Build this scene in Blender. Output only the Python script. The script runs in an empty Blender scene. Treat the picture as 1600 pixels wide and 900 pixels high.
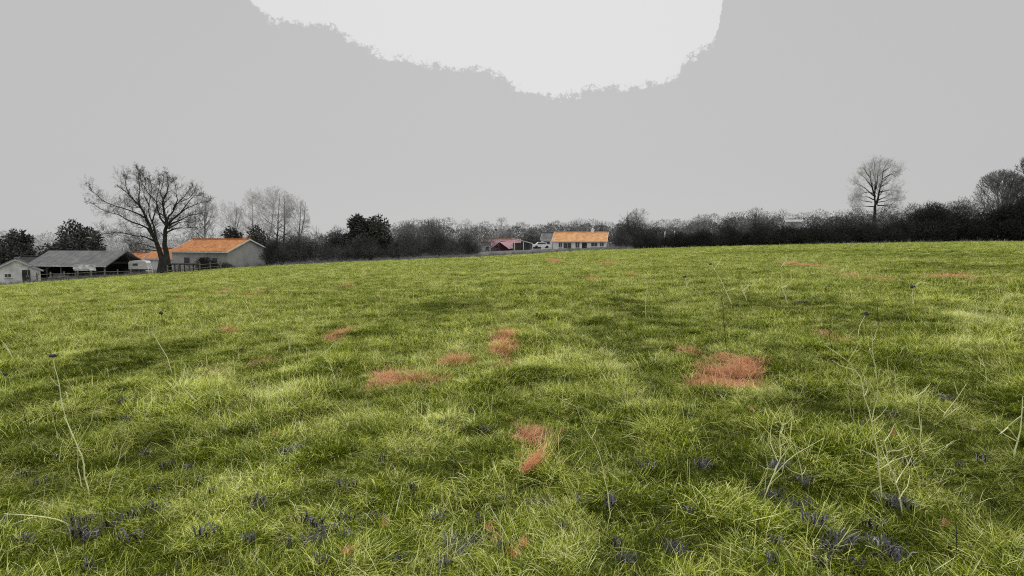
import bpy, math, random
import numpy as np
from mathutils import Vector, Matrix
random.seed(7)
RNG = np.random.default_rng(7)
C = bpy.context.scene.collection
R = math.radians
F = 953.0                      # focal length in pixels of the 1600 px wide frame
EYE = 1.65
PITCH = math.atan(80/F)
CP, SP = math.cos(PITCH), math.sin(PITCH)

# ------------------------------------------------------------------ terrain
_k = [(RNG.uniform(0,6.28), RNG.uniform(.18,.5), RNG.uniform(0,6.28)) for _ in range(7)]
_k2 = [(RNG.uniform(0,6.28), RNG.uniform(1.2,3.2), RNG.uniform(0,6.28)) for _ in range(9)]
_k3 = [(RNG.uniform(0,6.28), RNG.uniform(4.5,11.), RNG.uniform(0,6.28)) for _ in range(10)]
def waves(x, y, ks):
    s = 0
    for a, f, p in ks:
        s = s + np.sin((x*np.cos(a)+y*np.sin(a))*f + p)
    return s/math.sqrt(len(ks))
def hsh(i, j, k):
    h = np.sin(i*127.1 + j*311.7 + k*74.7)*43758.5453
    return h - np.floor(h)
def worley(x, y, cell, seed):
    """nearest tussock: distance (in cells), gap to the second nearest, and three random numbers of it"""
    x = np.asarray(x,float)/cell; y = np.asarray(y,float)/cell
    ix, iy = np.floor(x), np.floor(y)
    d1 = np.full(x.shape, 9.); d2 = np.full(x.shape, 9.); bi = ix*0; bj = iy*0
    for di in (-1,0,1):
        for dj in (-1,0,1):
            i, j = ix+di, iy+dj
            cx = i+.1+.8*hsh(i,j,seed); cy = j+.1+.8*hsh(i,j,seed+1)
            d = np.hypot(x-cx, y-cy); m = d < d1
            d2 = np.where(m, d1, np.minimum(d2, d)); bi = np.where(m, i, bi); bj = np.where(m, j, bj); d1 = np.where(m, d, d1)
    return d1, d2-d1, hsh(bi,bj,seed+2), hsh(bi,bj,seed+3), hsh(bi,bj,seed+4)
def height(x, y):
    x = np.asarray(x, float); y = np.asarray(y, float)
    xc = np.clip(x, -130, 130); yc = np.clip(y, -60, 150)
    z = 0.043*xc - 0.00027*xc*xc - 0.0078*yc
    z = z - .5*np.exp(-((xc-5)/38)**2)*np.clip(yc/95,0,1)**1.5
    r = np.hypot(x, y)
    fade = np.clip(1-r/90, 0, 1)
    z = z + .040*waves(x, y, _k)*np.clip(r/8,.4,1)*np.clip(1.3-r/60,.15,1) + (.030*waves(x, y, _k2)+.016*waves(x,y,_k3))*fade
    w1, g1, a1, b1, c1 = worley(x, y, .46, 3)
    z = z + .085*a1*np.clip(1-(w1/.62)**2, 0, 1)*np.clip(1-r/45, 0, 1)
    w2, g2, a2, b2, c2 = worley(x, y, 1.9, 11)
    z = z + .10*a2*np.clip(1-(w2/.7)**2, 0, 1)*np.clip(1.2-r/60, 0, 1)*np.clip((r-1)/3,0,1)
    return z
Z0 = float(height(0,0))
CAMZ = EYE
def ray(px, py):
    u = (px-800)/F; v = (450-py)/F
    return Vector((u, CP + v*SP, -SP + v*CP))      # right, forward, up
def at(px, py, Y):
    d = ray(px, py); t = Y/d.y
    return Vector((d.x*t, Y, CAMZ+d.z*t))
def X_of(px, Y, py=385):
    return at(px, py, Y).x
def ground(px, py):
    d = ray(px, py); lo, hi = .5, 400.
    for _ in range(3):
        t = np.geomspace(lo, hi, 160); below = (CAMZ+d.z*t) <= height(d.x*t, d.y*t)
        k = int(np.argmax(below)) if below.any() else 159
        lo, hi = t[max(k-1,0)], t[k]
    return Vector((d.x*hi, d.y*hi, CAMZ+d.z*hi))
def gp(px, Y):
    x = X_of(px, Y); return Vector((x, Y, float(height(x, Y))))

# ------------------------------------------------------------------ materials
def newmat(name):
    m = bpy.data.materials.new(name); m.use_nodes = True
    nt = m.node_tree; nt.nodes.clear()
    out = nt.nodes.new('ShaderNodeOutputMaterial')
    return m, nt, out
def N(nt, t, **k):
    n = nt.nodes.new(t)
    for a, b in k.items():
        if a in n.inputs.keys(): n.inputs[a].default_value = b
        else: setattr(n, a, b)
    return n
def rgb(c): return (c[0], c[1], c[2], 1)
def surf(name, c1, c2, scale=3., rough=.85, bump=.3, detail=6, stretch=None, c3=None, bscale=None):
    m, nt, out = newmat(name); L = nt.links.new
    b = N(nt, 'ShaderNodeBsdfPrincipled'); b.inputs['Roughness'].default_value = rough
    b.inputs['Specular IOR Level'].default_value = .2
    tc = N(nt, 'ShaderNodeTexCoord'); mp = N(nt, 'ShaderNodeMapping')
    if stretch: mp.inputs['Scale'].default_value = stretch
    L(tc.outputs['Object'], mp.inputs[0])
    n = N(nt, 'ShaderNodeTexNoise'); n.inputs['Scale'].default_value = scale; n.inputs['Detail'].default_value = detail
    L(mp.outputs[0], n.inputs['Vector'])
    r = N(nt, 'ShaderNodeValToRGB'); r.color_ramp.elements[0].position = .32; r.color_ramp.elements[1].position = .68
    r.color_ramp.elements[0].color = rgb(c1); r.color_ramp.elements[1].color = rgb(c2)
    if c3:
        e = r.color_ramp.elements.new(.5); e.color = rgb(c3)
    L(n.outputs['Fac'], r.inputs[0]); L(r.outputs[0], b.inputs['Base Color'])
    bp = N(nt, 'ShaderNodeBump'); bp.inputs['Strength'].default_value = bump
    L(n.outputs['Fac'], bp.inputs['Height']); L(bp.outputs[0], b.inputs['Normal'])
    L(b.outputs[0], out.inputs[0])
    return m
def g(v, t=0): return (v*(1+t), v, v*(1-t))
def blockm(name, c1, c2, row=.2, width=.3, mortar=None):
    """tiles / boards"""
    m, nt, out = newmat(name); L = nt.links.new
    b = N(nt, 'ShaderNodeBsdfPrincipled'); b.inputs['Roughness'].default_value = .8; b.inputs['Specular IOR Level'].default_value=.2
    tc = N(nt, 'ShaderNodeTexCoord')
    k = N(nt, 'ShaderNodeTexBrick'); k.inputs['Color1'].default_value = rgb(c1); k.inputs['Color2'].default_value = rgb(c2)
    k.inputs['Mortar'].default_value = rgb(mortar or [c*.5 for c in c1]); k.inputs['Scale'].default_value = 1
    k.inputs['Brick Width'].default_value = width; k.inputs['Row Height'].default_value = row; k.inputs['Mortar Size'].default_value = .02
    L(tc.outputs['Object'], k.inputs['Vector'])
    n = N(nt, 'ShaderNodeTexNoise'); n.inputs['Scale'].default_value = 1.1; n.inputs['Detail'].default_value = 7
    L(tc.outputs['Object'], n.inputs['Vector'])
    mx = N(nt, 'ShaderNodeMix', data_type='RGBA', blend_type='MULTIPLY'); mx.inputs[0].default_value = .7
    r = N(nt, 'ShaderNodeValToRGB'); r.color_ramp.elements[0].position=.3; r.color_ramp.elements[0].color = (.5,.5,.5,1); r.color_ramp.elements[1].position=.7; r.color_ramp.elements[1].color=(1.15,1.15,1.15,1)
    L(n.outputs['Fac'], r.inputs[0]); L(k.outputs['Color'], mx.inputs[6]); L(r.outputs[0], mx.inputs[7])
    L(mx.outputs[2], b.inputs['Base Color']); L(b.outputs[0], out.inputs[0])
    return m
M = {}
M['bark'] = surf('oak_bark', g(.018), g(.05,.05), 2.5, .95, .8)
M['bark_mid'] = surf('grey_bark', g(.07), g(.15,.03), 2.5, .95, .5)
M['bark_pale'] = surf('pale_birch_bark', g(.12), g(.5,.02), 3, .9, .4, stretch=(1,1,.5))
M['bark_far'] = surf('far_bark', g(.12), g(.2), 2.5, .95, .3)  # kept pale, distance haze put into the bark colour
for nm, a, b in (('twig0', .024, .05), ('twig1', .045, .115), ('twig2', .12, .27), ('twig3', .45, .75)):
    M[nm] = surf(nm+'_brush', g(a), g(b, .03), .45, 1, 0, c3=g((a+b)*.48), detail=8)  # distance haze baked in: farther trees take the paler twig colours
M['fir'] = surf('evergreen_leaf', (.03,.032,.028), (.12,.125,.11), .6, .9, 0, detail=8)
M['tile'] = blockm('terracotta_tile', (.66,.29,.09), (.42,.15,.065), .3, .22)
M['tile_pale'] = blockm('pale_orange_tile', (.85,.45,.20), (.74,.38,.17), .3, .22)
M['tile_pink'] = blockm('pinkish_tile', (.62,.20,.24), (.40,.36,.37), .3, .22)
M['red_board'] = blockm('dark_red_boards', (.17,.02,.045), (.13,.018,.035), 3, .18)
M['grey_sheet'] = blockm('grey_fibre_sheet', (.21,.21,.21), (.15,.15,.15), 4, .35)
M['dark_sheet'] = blockm('dark_roof_sheet', (.06,.06,.06), (.045,.045,.045), 4, .4)
M['render_grey'] = surf('grey_render', g(.34), g(.46,.02), .7, .9, .2)
M['render_white'] = surf('white_render', g(.74), g(.92,.01), .8, .9, .2)
M['render_pale'] = surf('pale_weathered_wall', g(.5), g(.85), .9, .9, .2)
M['dark_wall'] = surf('dark_boards', g(.025), g(.06), 1.2, .9, .2)
M['white_trim'] = surf('white_trim', g(.6), g(.8), 3, .6, .05)
M['wood_grey'] = surf('weathered_timber', g(.10), g(.24,.06), 4, .9, .4, stretch=(1,1,.2))
M['wood_pale'] = surf('pale_timber', g(.35), g(.6,.03), 4, .9, .3)
m, nt, out = newmat('window_glass'); b = N(nt,'ShaderNodeBsdfPrincipled'); b.inputs['Base Color'].default_value=(.04,.045,.05,1); b.inputs['Roughness'].default_value=.12
n = N(nt,'ShaderNodeTexNoise'); n.inputs['Scale'].default_value=.8; r = N(nt,'ShaderNodeValToRGB'); r.color_ramp.elements[0].color=(.015,.015,.02,1); r.color_ramp.elements[1].color=(.12,.12,.13,1)
nt.links.new(n.outputs['Fac'], r.inputs[0]); nt.links.new(r.outputs[0], b.inputs['Base Color']); nt.links.new(b.outputs[0], out.inputs[0]); M['glass']=m

def grassmat(name, ramp, transl=.35, root=(.030,.040,.002), useinst=True):
    m, nt, out = newmat(name); L = nt.links.new
    av = N(nt, 'ShaderNodeAttribute', attribute_name='bv')           # per blade random
    ah = N(nt, 'ShaderNodeAttribute', attribute_name='bh')           # 0 root .. 1 tip
    at_ = N(nt, 'ShaderNodeAttribute', attribute_type='INSTANCER', attribute_name='tint')
    sp = N(nt, 'ShaderNodeSeparateXYZ'); L(at_.outputs['Vector'], sp.inputs[0])
    add = N(nt, 'ShaderNodeMath', operation='ADD'); L(av.outputs['Fac'], add.inputs[0]); L(sp.outputs[0], add.inputs[1])
    r = N(nt, 'ShaderNodeValToRGB'); cr = r.color_ramp
    cr.elements[0].position = ramp[0][0]; cr.elements[0].color = rgb(ramp[0][1])
    cr.elements[1].position = ramp[-1][0]; cr.elements[1].color = rgb(ramp[-1][1])
    for p, c in ramp[1:-1]:
        e = cr.elements.new(p); e.color = rgb(c)
    L(add.outputs[0], r.inputs[0])
    mr = N(nt, 'ShaderNodeMix', data_type='RGBA'); L(sp.outputs[1], mr.inputs[0]); L(r.outputs[0], mr.inputs[6])
    rr = N(nt, 'ShaderNodeValToRGB'); rr.color_ramp.elements[0].color = (.78,.34,.19,1); rr.color_ramp.elements[1].color = (1.0,.58,.38,1)
    L(av.outputs['Fac'], rr.inputs[0]); L(rr.outputs[0], mr.inputs[7])
    mh = N(nt, 'ShaderNodeMix', data_type='RGBA'); mh.inputs[6].default_value = rgb(root)  # blade foot darkened in the colour, painted shade deep in the tufts
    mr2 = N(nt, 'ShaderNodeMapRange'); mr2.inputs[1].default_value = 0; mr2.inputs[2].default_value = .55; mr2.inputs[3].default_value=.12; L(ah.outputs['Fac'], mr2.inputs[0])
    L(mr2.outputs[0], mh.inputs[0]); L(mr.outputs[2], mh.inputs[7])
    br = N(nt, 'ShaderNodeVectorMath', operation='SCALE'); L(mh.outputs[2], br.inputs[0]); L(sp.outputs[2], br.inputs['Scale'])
    d = N(nt, 'ShaderNodeBsdfDiffuse'); t = N(nt, 'ShaderNodeBsdfTranslucent'); gl = N(nt, 'ShaderNodeBsdfGlossy'); gl.inputs['Roughness'].default_value=.45; gl.inputs['Color'].default_value=(.8,.85,.75,1)
    L(br.outputs[0], d.inputs[0]); L(br.outputs[0], t.inputs[0])
    mx = N(nt, 'ShaderNodeMixShader'); mx.inputs[0].default_value = transl; L(d.outputs[0], mx.inputs[1]); L(t.outputs[0], mx.inputs[2])
    mx2 = N(nt, 'ShaderNodeMixShader'); mx2.inputs[0].default_value = .015; L(mx.outputs[0], mx2.inputs[1]); L(gl.outputs[0], mx2.inputs[2])
    L(mx2.outputs[0], out.inputs[0])
    return m
GREEN = [(0.0,(.046,.074,.001)), (.28,(.132,.182,.001)), (.48,(.29,.362,.006)), (.63,(.53,.61,.05)), (.74,(.93,.97,.23)), (1.0,(1.,1.,.50))]
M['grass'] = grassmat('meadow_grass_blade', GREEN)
def stalkmat(name, c1, c2):
    return surf(name, c1, c2, 9, .8, .1)
M['straw'] = stalkmat('dry_stalk_straw', (.62,.62,.28), (.95,.95,.6))
M['straw_dark'] = stalkmat('dark_dead_stalk', (.035,.04,.015), (.12,.13,.05))
M['seed'] = stalkmat('dark_seed_head', (.035,.034,.05), (.09,.085,.12))

# ------------------------------------------------------------------ mesh helpers
class MB:
    def __init__(s): s.v=[]; s.f=[]
    def box(s, c, size, rot=0, taper=None):
        cx,cy,cz=c; a,b,h=[q/2 for q in size]; o=len(s.v); cr,sr=math.cos(rot),math.sin(rot)
        for dz in (-h,h):
            for dx,dy in ((-a,-b),(a,-b),(a,b),(-a,b)):
                s.v.append((cx+dx*cr-dy*sr, cy+dx*sr+dy*cr, cz+dz))
        for f in ((0,3,2,1),(4,5,6,7),(0,1,5,4),(1,2,6,5),(2,3,7,6),(3,0,4,7)): s.f.append(tuple(o+i for i in f))
    def poly(s, pts, depth):
        """extrude polygon by a vector"""
        o=len(s.v); n=len(pts); d=Vector(depth)
        for p in pts: s.v.append(tuple(p))
        for p in pts: s.v.append(tuple(Vector(p)+d))
        s.f.append(tuple(range(o,o+n))); s.f.append(tuple(range(o+2*n-1,o+n-1,-1)))
        for i in range(n): s.f.append((o+i,o+(i+1)%n,o+n+(i+1)%n,o+n+i))
    def tube(s, pts, rad, n=5, cap=True):
        pts=[Vector(p) for p in pts]; o=len(s.v); m=len(pts)
        for i,p in enumerate(pts):
            d=(pts[min(i+1,m-1)]-pts[max(i-1,0)])
            if d.length<1e-6: d=Vector((0,0,1))
            d.normalize(); a=d.orthogonal().normalized(); b=d.cross(a)
            if i: # keep frame
                a=(pa-d*pa.dot(d)); a=a.normalized() if a.length>1e-4 else d.orthogonal().normalized(); b=d.cross(a)
            pa=a; r=rad[i]
            for k in range(n):
                t=6.2832*k/n; q=p+a*(math.cos(t)*r)+b*(math.sin(t)*r); s.v.append((q.x,q.y,q.z))
        for i in range(m-1):
            for k in range(n):
                s.f.append((o+i*n+k,o+i*n+(k+1)%n,o+(i+1)*n+(k+1)%n,o+(i+1)*n+k))
        if cap: s.f.append(tuple(o+k for k in range(n-1,-1,-1))); s.f.append(tuple(o+(m-1)*n+k for k in range(n)))
    def blob(s, c, r, n=6, m=4, jit=.15):
        o=len(s.v)
        for i in range(m+1):
            ph=math.pi*i/m
            for k in range(n):
                t=6.2832*k/n; q=1+random.uniform(-jit,jit)
                s.v.append((c[0]+r[0]*q*math.sin(ph)*math.cos(t), c[1]+r[1]*q*math.sin(ph)*math.sin(t), c[2]+r[2]*q*math.cos(ph)))
        for i in range(m):
            for k in range(n): s.f.append((o+i*n+k,o+(i+1)*n+k,o+(i+1)*n+(k+1)%n,o+i*n+(k+1)%n))
    def mesh(s, name, mat, smooth=False):
        me=bpy.data.meshes.new(name); me.from_pydata(s.v,[],s.f); me.materials.append(mat)
        if smooth: me.polygons.foreach_set('use_smooth',[True]*len(me.polygons))
        me.update(); return me
    def build(s, name, mat, parent=None, smooth=False):
        o=bpy.data.objects.new(name, s.mesh(name,mat,smooth)); C.objects.link(o)
        if parent: o.parent=parent
        return o
def mesh_np(name, V, Fq, mat):
    """V (n,3), Fq (m,k)"""
    me=bpy.data.meshes.new(name); k=Fq.shape[1]
    me.vertices.add(len(V)); me.vertices.foreach_set('co', V.astype(np.float32).ravel())
    me.loops.add(Fq.size); me.loops.foreach_set('vertex_index', Fq.astype(np.int32).ravel())
    me.polygons.add(len(Fq)); me.polygons.foreach_set('loop_start', (np.arange(len(Fq))*k).astype(np.int32))
    me.polygons.foreach_set('loop_total', np.full(len(Fq),k,np.int32))
    me.materials.append(mat); me.update(calc_edges=True); me.validate(); return me
def obj(name, me, parent=None, loc=None):
    o=bpy.data.objects.new(name, me); C.objects.link(o)
    if parent: o.parent=parent
    if loc is not None: o.location=loc
    return o
def tag(o, label, cat, group=None, kind=None):
    if label: o['label']=label
    if cat: o['category']=cat
    if group: o['group']=group
    if kind: o['kind']=kind
    return o
def thing(name, label, cat, loc=(0,0,0), rz=0, group=None):
    o=bpy.data.objects.new(name,None); C.objects.link(o); o.location=loc; o.rotation_euler=(0,0,rz); o.empty_display_size=.3
    return tag(o,label,cat,group)

# ------------------------------------------------------------------ ground
def edgeY(px):
    return np.interp(px, [-400,0,200,350,560,750,850,905,1000,1165,1340,1600,2200],[76,78,84,94,93,90,101,112,105,98,86,80,78])
nr, na = 300, 640
rr = np.concatenate([[0.0], np.geomspace(.25, 3500, nr)])
an = np.linspace(-math.pi, math.pi, na, endpoint=False)
# finer angular steps ahead
an = np.sort(np.where(True, an + .0*np.sin(an), an)); w = np.cumsum(1/(0.35+1.9*np.exp(-(an/1.0)**2))); 
an = np.interp(np.linspace(0,1,na,endpoint=False), np.linspace(0,1,na), -math.pi + 2*math.pi*np.cumsum(1/(0.6+3*np.exp(-(np.linspace(-math.pi,math.pi,na)/1.0)**2)))/np.sum(1/(0.6+3*np.exp(-(np.linspace(-math.pi,math.pi,na)/1.0)**2))))
A, RR = np.meshgrid(an, rr[1:])
GX = np.sin(A)*RR; GY = np.cos(A)*RR
GZ = height(GX, GY)
V = np.vstack([[0,0,Z0], np.stack([GX.ravel(),GY.ravel(),GZ.ravel()],1)])
i, j = np.meshgrid(np.arange(nr-1), np.arange(na), indexing='ij'); jn=(j+1)%na
Q = np.stack([1+i*na+j, 1+(i+1)*na+j, 1+(i+1)*na+jn, 1+i*na+jn],-1).reshape(-1,4)
m, nt, out = newmat('meadow_soil'); L=nt.links.new
b=N(nt,'ShaderNodeBsdfPrincipled'); b.inputs['Roughness'].default_value=1; b.inputs['Specular IOR Level'].default_value=0
tc=N(nt,'ShaderNodeNewGeometry')
n1=N(nt,'ShaderNodeTexNoise'); n1.inputs['Scale'].default_value=9; n1.inputs['Detail'].default_value=9; n1.inputs['Roughness'].default_value=.7; L(tc.outputs['Position'],n1.inputs['Vector'])
n2=N(nt,'ShaderNodeTexNoise'); n2.inputs['Scale'].default_value=.35; n2.inputs['Detail'].default_value=6; L(tc.outputs['Position'],n2.inputs['Vector'])
r1=N(nt,'ShaderNodeValToRGB'); r1.color_ramp.elements[0].position=.3; r1.color_ramp.elements[0].color=(.035,.042,.006,1); r1.color_ramp.elements[1].position=.72; r1.color_ramp.elements[1].color=(.17,.20,.04,1)
L(n1.outputs['Fac'],r1.inputs[0])
fa=N(nt,'ShaderNodeAttribute',attribute_name='far')
r2=N(nt,'ShaderNodeValToRGB'); r2.color_ramp.elements[0].position=.35; r2.color_ramp.elements[0].color=(.20,.235,.05,1); r2.color_ramp.elements[1].position=.65; r2.color_ramp.elements[1].color=(.28,.33,.09,1)
L(n2.outputs['Fac'],r2.inputs[0])
mxa=N(nt,'ShaderNodeMix',data_type='RGBA'); L(fa.outputs['Fac'],mxa.inputs[0]); L(r1.outputs[0],mxa.inputs[6]); L(r2.outputs[0],mxa.inputs[7])
vg=N(nt,'ShaderNodeAttribute',attribute_name='verge')
r3=N(nt,'ShaderNodeValToRGB'); r3.color_ramp.elements[0].position=.35; r3.color_ramp.elements[0].color=(.10,.10,.095,1); r3.color_ramp.elements[1].position=.65; r3.color_ramp.elements[1].color=(.2,.2,.19,1)
L(n1.outputs['Fac'],r3.inputs[0])
mxb=N(nt,'ShaderNodeMix',data_type='RGBA'); L(vg.outputs['Fac'],mxb.inputs[0]); L(mxa.outputs[2],mxb.inputs[6]); L(r3.outputs[0],mxb.inputs[7])
L(mxb.outputs[2],b.inputs['Base Color']); bp=N(nt,'ShaderNodeBump'); bp.inputs['Distance'].default_value=.05; L(n1.outputs['Fac'],bp.inputs['Height']); L(bp.outputs[0],b.inputs['Normal'])
L(b.outputs[0],out.inputs[0]); M['soil']=m
me = mesh_np('ground', V, Q, M['soil'])
me.polygons.foreach_set('use_smooth', [True]*len(me.polygons))
def verge_of(x, y):
    px = 800+F*x/np.maximum(y, 1.)*.9965
    px = np.where(y<=1, np.where(x<0,-400,2200), px)
    return np.clip((y-edgeY(px))/1.5,0,1)*(y>20)
vv = verge_of(V[:,0],V[:,1]); ff = np.clip((np.hypot(V[:,0],V[:,1])-14)/25,0,1)
for nm, arr in (('verge',vv),('far',ff)):
    a_=me.attributes.new(nm,'FLOAT','POINT'); a_.data.foreach_set('value',arr.astype(np.float32))
go = obj('ground', me); tag(go,'rolling rough pasture sloping down to the left','field',kind='structure')

# ------------------------------------------------------------------ grass clumps (sources of the stuff objects, not in the scene themselves)
def blades(spec, rng):
    """spec: list of (x,y,az,tilt0,bend,len,width,rand) -> mesh arrays of curved ribbons"""
    V=[];Fq=[];bh=[];bv=[]
    S=4
    for (x,y,az,t0,bend,ln,w,rv) in spec:
        p=np.array([x,y,-.02]); o=len(V); az2=az
        tw=rng.uniform(-1.2,1.2)
        for i in range(S+1):
            t=i/S; tilt=t0+bend*t*t*1.0
            if i:
                tilt_m=t0+bend*((i-.5)/S)**1.5
                az2+=rng.uniform(-.12,.12)
                p=p+np.array([math.cos(az2)*math.sin(tilt_m),math.sin(az2)*math.sin(tilt_m),math.cos(tilt_m)])*ln/S
                if p[2]<.012 and i>1: p[2]=.012+rng.uniform(0,.01)
            a=az+math.pi/2+tw*.5
            ww=w*(1-.15*t)*(1 if i<S else .08)*(.7 if i==0 else 1)
            d=np.array([math.cos(a),math.sin(a),.25*math.sin(tw)])*ww/2
            V.append(p-d);V.append(p+d); bh+= [t,t]; bv+=[rv,rv]
        for i in range(S): Fq.append((o+2*i,o+2*i+1,o+2*i+3,o+2*i+2))
    return np.array(V),np.array(Fq),bh,bv
def clump(name, kind, seed, mat):
    rng=np.random.default_rng(seed); sp=[]
    def tuft(n,R_,azf,tf,b0,b1,l0,l1,w0,w1,mu,sd,hi=1.):
        for _ in range(n):
            a=rng.uniform(0,6.283); r=R_*math.sqrt(rng.random())
            sp.append((r*math.cos(a),r*math.sin(a),azf(a),tf(),rng.uniform(b0,b1),rng.uniform(l0,l1)*rng.uniform(.7,1),rng.uniform(w0,w1),float(np.clip(rng.normal(mu,sd),0,hi))))
    any_=lambda a:rng.uniform(0,6.28)
    if kind=='up':   tuft(90,.11,lambda a:rng.normal(0,1.5),lambda:abs(rng.normal(.5,.4)),.3,2.0,.07,.17,.0023,.004,.38,.30)
    elif kind=='flat':
        tuft(70,.14,lambda a:rng.normal(0,.8),lambda:rng.uniform(.8,1.45),-.1,.9,.09,.25,.0021,.0036,.50,.30)
        tuft(35,.14,any_,lambda:rng.uniform(.3,1.4),.2,1.6,.06,.15,.0022,.0036,.38,.27)
    elif kind=='tall': tuft(60,.07,any_,lambda:abs(rng.normal(.3,.3)),.3,2.0,.12,.27,.0021,.0035,.5,.28)
    elif kind=='short': tuft(115,.15,any_,lambda:abs(rng.normal(.7,.4)),.1,1.4,.04,.10,.0024,.0042,.30,.26,.95)
    elif kind=='leaf': tuft(26,.12,lambda a:a+rng.normal(0,.5),lambda:rng.uniform(.4,1.0),.3,.9,.03,.07,.009,.017,.3,.15,.6)
    elif kind=='spray': tuft(55,.03,lambda a:a,lambda:rng.uniform(.4,1.2),.4,1.5,.09,.20,.0022,.0034,.70,.2)
    if kind=='strand': tuft(9,.16,any_,lambda:rng.uniform(.35,1.35),-.3,1.1,.16,.36,.0022,.0036,.84,.14)
    elif kind=='sheaf': tuft(70,.028,lambda a:rng.normal(0,.6),lambda:rng.uniform(.0,.5),.1,.7,.13,.27,.0024,.004,.5,.3)
    V,Fq,bh,bv=blades(sp,rng)
    me=mesh_np(name,V,Fq,mat)
    for nm,arr in (('bh',bh),('bv',bv)):
        if len(arr)==len(me.vertices):
            t=me.attributes.new(nm,'FLOAT','POINT'); t.data.foreach_set('value',np.array(arr,np.float32))
    return me
src = bpy.data.collections.new('grass_sources')
KINDS=['up']*5+['flat']*5+['tall']*3+['short']*4+['leaf']*2+['spray']*2+['strand']*5+['sheaf']
names=[]
for k,kd in enumerate(KINDS):
    o=bpy.data.objects.new('tuft_%02d'%k, clump('tuft_%02d'%k,kd,100+k,M['grass'])); src.objects.link(o)
IDX={kd:[i for i,q in enumerate(KINDS) if q==kd] for kd in set(KINDS)}

def gn_group():
    ng=bpy.data.node_groups.new('scatter_tufts','GeometryNodeTree')
    ng.interface.new_socket('Geometry',in_out='INPUT',socket_type='NodeSocketGeometry'); ng.interface.new_socket('Geometry',in_out='OUTPUT',socket_type='NodeSocketGeometry')
    gi=ng.nodes.new('NodeGroupInput'); go_=ng.nodes.new('NodeGroupOutput')
    ci=ng.nodes.new('GeometryNodeCollectionInfo'); ci.inputs['Collection'].default_value=src; ci.inputs['Separate Children'].default_value=True; ci.inputs['Reset Children'].default_value=True
    ip=ng.nodes.new('GeometryNodeInstanceOnPoints'); ip.inputs['Pick Instance'].default_value=True
    def na_(nm,t):
        n=ng.nodes.new('GeometryNodeInputNamedAttribute'); n.data_type=t; n.inputs['Name'].default_value=nm; return n
    L=ng.links.new
    L(gi.outputs[0],ip.inputs['Points']); L(ci.outputs[0],ip.inputs['Instance'])
    L(na_('idx','INT').outputs[0],ip.inputs['Instance Index']); L(na_('rot','FLOAT_VECTOR').outputs[0],ip.inputs['Rotation']); L(na_('scl','FLOAT_VECTOR').outputs[0],ip.inputs['Scale'])
    L(ip.outputs[0],go_.inputs[0]); return ng
NG=gn_group()
def scatter(name, P, idx, rot, scl, tint, label, cat):
    me=bpy.data.meshes.new(name); me.vertices.add(len(P)); me.vertices.foreach_set('co',P.astype(np.float32).ravel())
    for nm,t,arr in (('idx','INT',idx),('rot','FLOAT_VECTOR',rot),('scl','FLOAT_VECTOR',scl),('tint','FLOAT_VECTOR',tint)):
        a_=me.attributes.new(nm,t,'POINT'); a_.data.foreach_set('value' if t=='INT' else 'vector', (arr.astype(np.int32) if t=='INT' else arr.astype(np.float32)).ravel())
    me.update(); me.materials.append(M['grass'])
    o=obj(name,me); md=o.modifiers.new('tufts','NODES'); md.node_group=NG
    return tag(o,label,cat,kind='stuff')

# colour and wear of the meadow: patches (px, py, radius px x, radius px y, value) laid on the ground where the photo has them
def patch(px,py,rx,ry,rot=0):
    c=ground(px,py); a=ground(px+rx,py); bb=ground(px,min(py+ry,896)); cc=ground(px,py-min(ry, (py-395)*.7))
    RY=max((cc-bb).length/2,.05) if py+ry<896 else (cc-c).length
    return (c.x,c.y,max((a-c).length,.05),RY)
RUST=[patch(p[0],p[1],p[2]*(.62 if p[1]<480 else 1),p[3]*(.7 if p[1]<480 else 1)) for p in [(1140,602,44,14),(1145,590,40,20),(1172,577,20,10),(1108,603,16,7),(1140,562,12,10),(788,552,26,7),(790,534,11,10),(815,541,18,4),(790,570,5,9),(708,566,24,8),(602,590,16,14),(640,603,26,5),(678,602,10,10),
 (833,712,16,24),(843,693,10,12),(1482,434,30,7),(1258,415,22,6),(1372,437,9,9),(410,457,11,5),(357,456,12,2),(285,468,6,2),(528,525,9,10),(865,408,10,5),(925,437,11,3),(990,431,24,3),(1080,550,16,7),(1300,528,7,7),
 (92,474,4,3),(413,570,7,4),(362,520,6,4),(333,583,4,4),(543,446,4,5),(1568,437,6,3),(948,412,4,3)]]
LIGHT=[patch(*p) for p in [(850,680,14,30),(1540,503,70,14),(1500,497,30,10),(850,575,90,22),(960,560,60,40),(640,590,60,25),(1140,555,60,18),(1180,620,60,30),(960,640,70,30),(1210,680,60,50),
 (1390,640,60,60),(1450,790,60,70),(820,830,120,50),(640,720,100,30),(720,765,90,30),(340,770,70,40),(620,640,110,25),(420,620,70,25),(240,860,80,30),(480,520,60,20),(1000,690,80,30),(560,560,60,20),(700,540,60,15),(930,655,40,20),(330,600,60,30),(1280,560,60,15),(1520,560,60,10),(160,700,60,30),(1330,890,120,20),(700,655,60,20),(880,770,60,50)]]
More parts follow.
